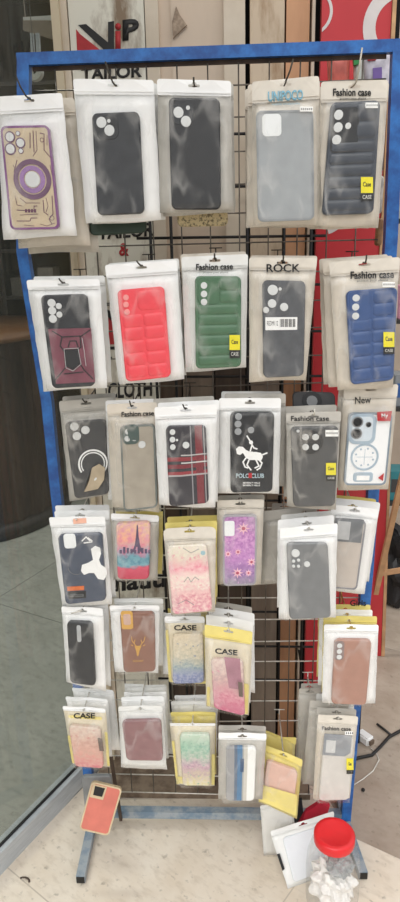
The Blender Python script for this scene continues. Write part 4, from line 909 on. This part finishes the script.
# side-on pouches left of that one
F, _ = stack('empty grey side pouch', [(299, 688), (321, 688), (315, 787), (296, 780)], -.05, 'narrow grey pouch hanging between the yellow one and clear white case', GR, .014, None, [(.006, .015, .002, .0, 0, GR, 'grey pouch behind the narrow grey one')], tip=(0, .004), ext=.004)
# grey pouches peeking between the columns
F, _ = stack('grey pouch right of the purple flower case', [(272, 503), (297, 503), (296, 583), (269, 581)], -.03, 'worn grey pouch hanging left of the plain grey case', GR, .014, None, [], tip=(0, .004), ext=.004)

# ================================================================== LOOSE THINGS AT THE FOOT
COR = CM('coral_red_plastic', 'cf7566', .45, .1, 30)
C = shell([(92.5, 779), (122.5, 786), (109, 832.5), (80, 826)], -.10, 'loose coral phone case with cream edge leaning on the left foot of the rack', COR, th=.010, lip=mat('cream_bumper', 'ccb896', .5), lean=.035)
bm = bmesh.new(); pxpoly(bm, C, [(93, 784), (107, 787.5), (103, 800), (89.5, 797)], C.top-.001, C.top+.0012); o = link('camera_frame', bm, mat('cream_bumper', 'ccb896', .5), C.root)
bm = bmesh.new(); pxpoly(bm, C, [(95, 786), (105, 788.5), (102, 797), (93, 795)], C.top+.001, C.top+.0018); link('dark_camera_opening', bm, M_BLK, o)
C = shell([(82.5, 773), (112, 772.5), (114, 800), (87, 815)], -.055, 'grey phone case standing behind the loose coral one', CM('mid_grey_plastic', '86898a', .5), lean=.0)
# plastic jar with red lid
jp = fl(331.5, 900); jr = .056
jar = empty('plastic_jar', jp, 'clear round plastic jar with a red screw lid, half full of crumpled white bags', 'jar')
def lathe(name, prof, m, parent, c, n=32, smooth=True, rib=0, axis=None):
    bm = bmesh.new(); R_ = []
    ax = axis or Matrix.Identity(3)
    for r, z in prof: R_.append([bm.verts.new(c+ax @ Vector(((r*(1+(rib if k % 2 else 0)))*math.cos(2*PI*k/n), (r*(1+(rib if k % 2 else 0)))*math.sin(2*PI*k/n), z))) for k in range(n)])
    for A, B in zip(R_, R_[1:]):
        for k in range(n): bm.faces.new((A[k], A[(k+1) % n], B[(k+1) % n], B[k]))
    if prof[0][0] > 1e-4: bm.faces.new(R_[0])
    if prof[-1][0] > 1e-4: bm.faces.new(R_[-1])
    return link(name, bm, m, parent, smooth=smooth)
JH = .178
lathe('body', [(jr*.85, .001), (jr*.98, .006), (jr, .02), (jr*1.02, .09), (jr*.98, .125), (jr*.86, .152), (jr*.72, .165), (jr*.70, JH)], film_mat('jar_plastic', .06, 'e8eaea', .3, .5), jar, jp)
ld = lathe('lid', [(jr*.74, JH-.014), (jr*.755, JH-.012), (jr*.755, JH+.004), (jr*.72, JH+.007), (jr*.60, JH+.008), (jr*.57, JH+.0068), (jr*.01, JH+.0068)], mat('red_lid_plastic', 'd8242a', .35, var=.05), jar, jp, n=48, rib=.012)
def crumple(name, c, r, m, seed, label, cat, fl_=.6, grp=None):
    rn = random.Random(seed); bm = bmesh.new(); bmesh.ops.create_icosphere(bm, subdivisions=4, radius=1)
    ph = [rn.uniform(0, 6) for _ in range(6)]
    for v in bm.verts:
        p = v.co.copy(); k = 1+.16*math.sin(p.x*7+ph[0])*math.sin(p.y*8+ph[1])+.13*math.sin(p.z*9+ph[2]+p.x*5)+.05*math.sin(p.x*19+p.y*23)+rn.uniform(-.015, .015)
        v.co = Vector((p.x*r[0], p.y*r[1], p.z*r[2]))*k
        v.co += c
    o = link(name, bm, m, None); tag(o, label, cat, grp); return o
crumple('crumpled_bag', jp+Vector((0, 0, .056)), (.043, .043, .046), mat('thin_white_bag', 'e9e6e2', .5, var=.08), 3, 'crumpled white plastic bag filling the bottom of the jar', 'plastic bag')
crumple('crumpled_bag', jp+Vector((.012, -.012, .112)), (.026, .024, .018), mat('grey_bag', '9a9c9c', .5, var=.25, scale=60), 5, 'crumpled grey bag on top of the white one inside the jar', 'plastic bag')
crumple('red_sweet_wrapper', jp+Vector((.004, -.047, .012)), (.016, .006, .008), M_RED, 9, 'small red wrapper at the bottom of the jar', 'wrapper')
# white packets leaning on the floor
def leaner(px, d, label, st, hh, seed, group=None):
    F = Frame(corners=[CAM+ray(x, y)*k for (x, y), k in zip(px, d)])
    return F
def flk(px, py, z): 
    d = ray(px, py); return (z-CAM.z)/d.z
# front packet: bottom edge on the floor, leaning back
Pw = [(270, 831), (334, 811), (326, 868), (284, 885)]
bl, br = fl(288, 889, .002), fl(333, 872, .002)
tl, tr = at(270, 831, bl.y+.055), at(334, 811, br.y+.055)
Fp = Frame(corners=[tl, tr, br, bl])
r0, _ = pouch(Fp, 'flat white padded pouch leaning on the floor left of the jar', 'pearl', .012, None, film_on=False)
rr('raised_inner_panel', Fp, Fp.w*.54, Fp.h*.55, Fp.w*.78, Fp.h*.76, .008, 0, .005, mat('glossy_pale_grey', 'dfe2e6', .2, var=.02), r0, bev=.002)
bm = bmesh.new(); poly(bm, Fp, [(-.001, Fp.h*.40), (.005, Fp.h*.40), (.006, Fp.h*.66), (.0, Fp.h*.68)], .001, .004); link('black_side_clip', bm, M_BLK, r0)
bl, br = fl(271, 872, .002), fl(300, 872, .002); tl, tr = at(260, 805, bl.y+.035), at(292, 800, bl.y+.035)
bl = fl(264, 856, .002)
Fq = Frame(corners=[tl, tr, br+Vector((0, .05, 0)), bl])
r1, _ = pouch(Fq, 'grey white pouch leaning behind the flat white one', 'pearl', .012, None)
red = Frame([(301, 800), (329, 800), (327, 818), (300, 822)], -.05, 0)
bm = bmesh.new(); pxpoly(bm, red, [(298, 826), (306, 812), (320, 803), (330, 806), (326, 818), (312, 824)], 0, .01)
tag(link('red_package', bm, mat('red_wrapper', 'b8243a', .4, var=.15)), 'red crumpled package lying behind the white pouches', 'package')
dk = Frame([(280, 802), (300, 800), (302, 815), (286, 825)], -.03, 0)
bm = bmesh.new(); pxpoly(bm, dk, [(281, 808), (302, 800), (304, 818), (292, 828)], 0, .008)
tag(link('dark_package', bm, BLK2), 'dark grey packet wedged behind the slanting yellow pouch', 'package')

# cable with plug on the stone floor
M_CAB = mat('black_cable', '1c1b1b', .5, var=0)
pts = [fl(x, y, .005) for x, y in ((345, 762), (358, 758), (372, 755), (381, 746), (389, 737), (400, 731), (415, 724), (440, 716))]
bm = bmesh.new(); tube(bm, pts, .0045, 8); tube(bm, [fl(391, 735, .006), fl(385, 730, .006), fl(377, 724, .006)], .0035, 6)
tag(link('power_cable', bm, M_CAB, smooth=True), 'black power cable crossing the floor right of the rack', 'cable')
q = [fl(358, 737, 0), fl(364, 735, 0)]
pb = fl(365, 742, 0); rz = -.9
chb = empty('white_charger', pb, 'white plug charger lying on the floor beside the black cable', 'charger')
mt = Matrix.Translation(pb+Vector((0, 0, .014))) @ Matrix.Rotation(rz, 4, 'Z')
bm = bmesh.new(); add_box(bm, (-.024, -.014, -.013), (.020, .014, .013), mt); bmesh.ops.bevel(bm, geom=bm.edges[:], offset=.004, segments=2, affect='EDGES'); link('charger_body', bm, M_WHITE, chb)
bm = bmesh.new(); add_box(bm, (.019, -.008, -.006), (.026, .008, .006), mt); link('socket_end', bm, mat('brown_socket', '6b5a4c', .5), chb)
for s in (-.007, .007): bm = bmesh.new(); tube(bm, [mt @ Vector((-.023, s, 0)), mt @ Vector((-.036, s, 0))], .0018, 6); link('pin', bm, M_WIRE, chb, smooth=True)
bm = bmesh.new(); tube(bm, [fl(x, y, .003) for x, y in ((370, 748), (376, 752), (379, 760), (373, 771), (363, 779), (352, 786))], .0016, 6)
tag(link('thin_white_cord', bm, mat('white_cord', 'd8d4cc', .4), smooth=True), 'thin pale cord curling from the white charger across the floor', 'cord')

# ---------------------------------------------------------------- right hand side
M_WD = mat('pale_easel_wood', 'b98f68', .6, var=.2, scale=25)
ez = empty('wooden_easel', (.86, .75, 0), 'slanted pale wooden stick frame standing right of the red boards', 'easel')
def stick(n, a, b, r=.009): tube_obj(n, [a, b], r, M_WD, ez, square=True)
b0 = fl(364, 644, .006); a0 = at(402, 478, b0.y-.12)
stick('slanted_leg', a0+(a0-b0)*.6, b0, .008)
c0 = b0+(a0-b0)*.45; stick('cross_bar', c0+Vector((0, .010, 0)), c0+Vector((.35, .12, 0)), .007)
lb0, lb1 = fl(346, 656, .001), fl(381, 656, .001)
lt0, lt1 = at(364, 455, lb0.y+.05), at(388.5, 455, lb1.y+.05)
Fl = Frame(corners=[lt0, lt1, lb1, lb0])
lbd = empty('leaning_board', (lb0+lb1)/2, 'narrow red board with pale wooden edge leaning at the right behind the slanted stick', 'board')
bm = bmesh.new(); poly(bm, Fl, [(0, 0), (Fl.w, 0), (Fl.w, Fl.h), (0, Fl.h)], -.012, 0); link('panel', bm, M_RB, lbd)
bm = bmesh.new(); poly(bm, Fl, [(Fl.w+.0005, 0), (Fl.w+.010, 0), (Fl.w+.010, Fl.h), (Fl.w+.0005, Fl.h)], -.013, .002); link('wooden_edge', bm, M_WD, lbd)
# goods hanging beside: small packets and boxes on a shelf unit
sh = empty('goods_shelf', (1.36, 1.12, 0), 'shelf unit of small goods at the right edge of the photo', 'shelf')
sx0 = wx(391, 300, 1.0)
M_SH = mat('dark_shelf_steel', '3a3836', .5, .3)
for z in (.45, .80, 1.10, 1.42): box('shelf_board', (sx0+.02, .98, z-.012), (sx0+.75, 1.28, z), M_SH, sh)
for x in (sx0+.02, sx0+.74): box('upright', (x-.012, 1.283, .0), (x+.012, 1.303, 1.9), M_SH, sh)
rn = random.Random(4); cols = ['c8c4bc', '2a7d86', 'b8303a', 'e0ddd4', '3a3a3c', '8a8f94', '4c6a3c', 'd0b088', '2b5c9c', 'd89ab0']
cn = ['pale grey', 'teal', 'red', 'cream', 'black', 'grey', 'green', 'tan', 'blue', 'pink']
lev = ['lowest', 'second', 'third', 'top']
for li, z in enumerate((.45, .80, 1.10, 1.42)):
    x = sx0+.03
    for k in range(6):
        w = rn.uniform(.05, .09); hh = rn.uniform(.1, .2); i = (k*3+li*4+1) % 10
        o = empty('goods_box', (x+w/2, 1.04, z), '%s box, %s from the left on the %s board of the goods shelf' % (cn[i], ['first', 'second', 'third', 'fourth', 'fifth', 'sixth'][k], lev[li]), 'box', 'boxes on the goods shelf')
        box('carton', (x, 1.0, z+.0005), (x+w, 1.09, z+hh), mat('carton_'+cn[i].replace(' ', '_'), cols[i], .4, var=.1), o, bev=.002)
        box('printed_panel', (x+w*.15, .9985, z+hh*.3), (x+w*.85, .9999, z+hh*.75), mat('carton_'+cn[(i+3) % 10].replace(' ', '_'), cols[(i+3) % 10], .4, var=.1), o)
        x += w+.012
# things seen through the mesh at top right
def packet(px, Y, m, label, cat='packet', th=.012, extra=None):
    F_ = Frame(px, Y, 0); o = empty('hanging_packet', F_.origin(), label, cat)
    rr('bag_body', F_, F_.w/2, F_.h/2, F_.w, F_.h, .006, -.002, th, m, o, bev=.003, dome=.004, smooth=True, n=3)
    return F_, o
F_, o = packet([(327, 58), (349, 56), (348, 100), (329, 100)], .12, mat('coral_clear_packet', 'c9685c', .3, var=.3, scale=40), 'coral and clear packet hanging behind the rack left of the green capped one')
F_, o = packet([(353, 57), (369, 56), (366, 98), (354, 98)], .12, mat('green_white_packet', 'd8dcd4', .3, var=.2, scale=50), 'white packet with a green cap hanging behind the top right hook')
bm = bmesh.new(); pxpoly(bm, F_, [(353.5, 58), (359, 57), (359, 64), (354, 65)], .008, .019); link('green_cap', bm, mat('green_print', '2f8a46', .4), o)
F_, o = packet([(363, 57), (390, 54), (388, 98), (365, 98)], .10, mat('silver_lilac_packet', 'c6c2cc', .25, var=.3, scale=50), 'silver lilac packet hanging behind the rack beside the right post')
bm = bmesh.new(); pxpoly(bm, F_, [(373, 68), (382, 67), (382, 80), (373, 80)], .012, .0185); link('purple_label', bm, mat('purple_print', '7a62a4', .4), o)
bm = bmesh.new(); pxpoly(bm, F_, [(367, 56), (376, 55.5), (376, 60), (368, 60.5)], .010, .018); link('red_label', bm, M_RED, o)
# chain of trinkets beside the right post
for k, (y0, y1, c, nm) in enumerate(((80, 108, '4b7f8a', 'teal'), (112, 140, 'c9b39a', 'beige'), (146, 172, '5a4a42', 'brown'), (176, 214, 'd3cdc2', 'pale'), (218, 246, 'a8805c', 'tan'))):
    packet([(377, y0), (384, y0), (383-(k > 2)*2, y1), (376-(k > 2)*2, y1)], .05, mat('trinket_'+nm, c, .4, var=.3, scale=60), '%s trinket, %s down the line beside the right post' % (nm, ['first', 'second', 'third', 'fourth', 'fifth'][k]), 'trinket', .008)
# dark goods heap by the easel foot
o = crumple('black_sack', Vector((fl(396, 612).x+.04, fl(396, 612).y+.1, .15)), (.10, .10, .17), mat('black_sack', '1d1b1c', .5, var=.3, scale=30), 21, 'dark sack on the floor at the right edge below the shelf', 'sack')

# far surroundings on the right
struct(box('wall_right', (rx1+.4, 2.6, 0), (6.9, 2.7, 3), mat('far_wall_plaster', 'a8998a', .8, var=.15, scale=4)))

# ---------------------------------------------------------------- inside the shop
M_TUB = wear('dark_reeded_wood', '221a14', '463326', .35, .65, 8, .5, 0, (1, 1, .15))
tc = Vector((-1.06, 2.08, 0)); tb = empty('round_counter', tc, 'round dark reeded wooden counter inside the shop behind the glass', 'counter')
bm = bmesh.new(); n = 96; R_ = []
for z in (.0, .94): R_.append([bm.verts.new(tc+Vector(((.50+(.012 if k % 4 < 2 else 0))*math.cos(2*PI*k/n), (.50+(.012 if k % 4 < 2 else 0))*math.sin(2*PI*k/n), z))) for k in range(n)])
for k in range(n): bm.faces.new((R_[0][k], R_[0][(k+1) % n], R_[1][(k+1) % n], R_[1][k]))
link('body', bm, M_TUB, tb)
lathe('base_ring', [(.54, 0), (.54, .06), (.50, .07)], mat('dark_plinth', '241d18', .5), tb, tc, 48)
lathe('worktop', [(.50, .94), (.56, .945), (.56, .975), (.01, .975)], mat('brown_worktop', '6a4a30', .35, var=.2), tb, tc, 48)
# shelving with dim goods
sv = empty('wall_shelving', (-1.4, 2.95, 0), 'dark shelving on the back wall inside the shop', 'shelving')
for z in (1.05, 1.32, 1.6, 1.9, 2.2): box('shelf_board', (-3.2, 2.8, z), (.0, 3.19, z+.02), mat('dark_plinth', '241d18', .5), sv)
for x in (-2.6, -1.8, -1.0, -.3): box('divider', (x, 2.8, .0), (x+.02, 3.19, 2.4), mat('dark_plinth', '241d18', .5), sv)
rn = random.Random(11)
for li, z in enumerate((1.07, 1.34, 1.62, 1.92)):
    x = -2.1
    for k in range(9):
        w = rn.uniform(.08, .14); c = rn.choice(['4a4640', '6a645c', '39424a', '5a4a3a'])
        if x+w > -.32: break
        if not any(x < d+.03 and x+w > d-.01 for d in (-1.8, -1.0)):
            o = tag(box('stored_box', (x, 2.82, z), (x+w, 3.0, z+rn.uniform(.1, .2)), mat('box_'+c, c, .6, var=.2)), 'dim box, place %s along the %s shelf board inside the shop' % (['one', 'two', 'three', 'four', 'five', 'six', 'seven', 'eight', 'nine'][k], ['lowest', 'second', 'third', 'fourth'][li]), 'box', 'boxes inside the shop')
        x += w+.05
# pale sloping panel, tape roll
Fp2 = Frame([(24, 18), (57, 17), (61, 42), (24, 31)], .5, 0)
bm = bmesh.new(); poly(bm, Fp2, [(0, 0), (Fp2.w, 0), (Fp2.w, Fp2.h), (0, Fp2.h)], 0, .01)
tube(bm, [Fp2.P(.005, .002, .005), Vector((Fp2.P(.005, .002, .005).x, Fp2.P(.005, .002, .005).y, 2.7))], .001, 5)
o = tag(link('display_board', bm, mat('dusty_pale_panel', 'a89a8c', .6, var=.15)), 'pale dusty panel hanging inside the glass at the top left', 'panel')
bm = bmesh.new(); pxstroke(bm, Fp2, [(24, 18.5), (57, 17.5)], .008, .01, .014); link('white_top_edge', bm, M_WHITE, o)
a = at(40, 0, .5); 
Fp3 = Frame([(31, 34), (40, 34), (41, 56), (32, 56)], .45, 0)
bm = bmesh.new(); poly(bm, Fp3, [(0, 0), (Fp3.w*.35, 0), (Fp3.w*.35, Fp3.h), (0, Fp3.h)], 0, .01); poly(bm, Fp3, [(Fp3.w*.6, 0), (Fp3.w, 0), (Fp3.w, Fp3.h), (Fp3.w*.6, Fp3.h)], 0, .01)
link('bracket', bm, M_ALU, o)
Fp4 = Frame([(30, 64), (44, 64), (44, 82), (30, 82)], .35, 0)
X_, Y_ = Fp4.xy(36, 73); tr_ = ringp('tape_roll', Fp4, X_, Y_, .012, .012, 0, .02, mat('white_tape', 'cfd0cc', .4), None); s_ = Fp4.P(X_, Y_-.012, .01); tube_obj('hanging_string', [s_, (s_.x, s_.y, 2.7)], .0008, M_GREYINK, tr_); tag(tr_, 'white tape roll seen through the glass below the top left corner of the rack', 'tape roll')

# litter
c = fl(24, 882, .002); bm = bmesh.new(); tube(bm, [c+Vector((.012*math.cos(a*.5), .009*math.sin(a*.5), .001*a)) for a in range(6)], .0022, 6)
tag(link('leaf_scrap', bm, M_PLANKD, smooth=True), 'small dark curled scrap on the tiles at the lower left', 'litter')
c = fl(363, 791, .0); bm = bmesh.new(); bmesh.ops.create_icosphere(bm, subdivisions=2, radius=.005, matrix=Matrix.Translation(c+Vector((0, 0, .004)))); tag(link('pebble', bm, M_IRON), 'tiny dark pebble on the stone floor right of the rack', 'pebble')

# ================================================================== LIGHT
def world():
    w = bpy.data.worlds.new('world'); S.world = w; w.use_nodes = True; nt = w.node_tree; bg = nt.nodes['Background']
    tc = nt.nodes.new('ShaderNodeTexCoord'); sp = nt.nodes.new('ShaderNodeSeparateXYZ'); nt.links.new(tc.outputs['Generated'], sp.inputs[0])
    rp = nt.nodes.new('ShaderNodeValToRGB'); e = rp.color_ramp.elements
    mr = nt.nodes.new('ShaderNodeMapRange'); mr.inputs['From Min'].default_value = -.2; mr.inputs['From Max'].default_value = 1
    nt.links.new(sp.outputs[2], mr.inputs[0]); nt.links.new(mr.outputs[0], rp.inputs[0])
    e[0].position = .1; e[0].color = (.22, .21, .20, 1); e[1].position = .3; e[1].color = (.75, .77, .80, 1)
    x = e.new(.8); x.color = (1, 1.0, 1.0, 1)
    nt.links.new(rp.outputs[0], bg.inputs[0]); bg.inputs[1].default_value = 1.0
world()
def sun(e, rx, rz, ang, c=(1, .985, .96)):
    l = bpy.data.lights.new('sun', 'SUN'); l.energy = e; l.angle = math.radians(ang); l.color = c
    o = bpy.data.objects.new('sun', l); COL.objects.link(o); o.rotation_euler = (math.radians(rx), 0, math.radians(rz))
sun(1.6, 42, -18, 50)
vs = S.view_settings; vs.view_transform = 'Standard'; vs.look = 'None'; vs.gamma = 1; vs.use_curve_mapping = False
vs.exposure = .28
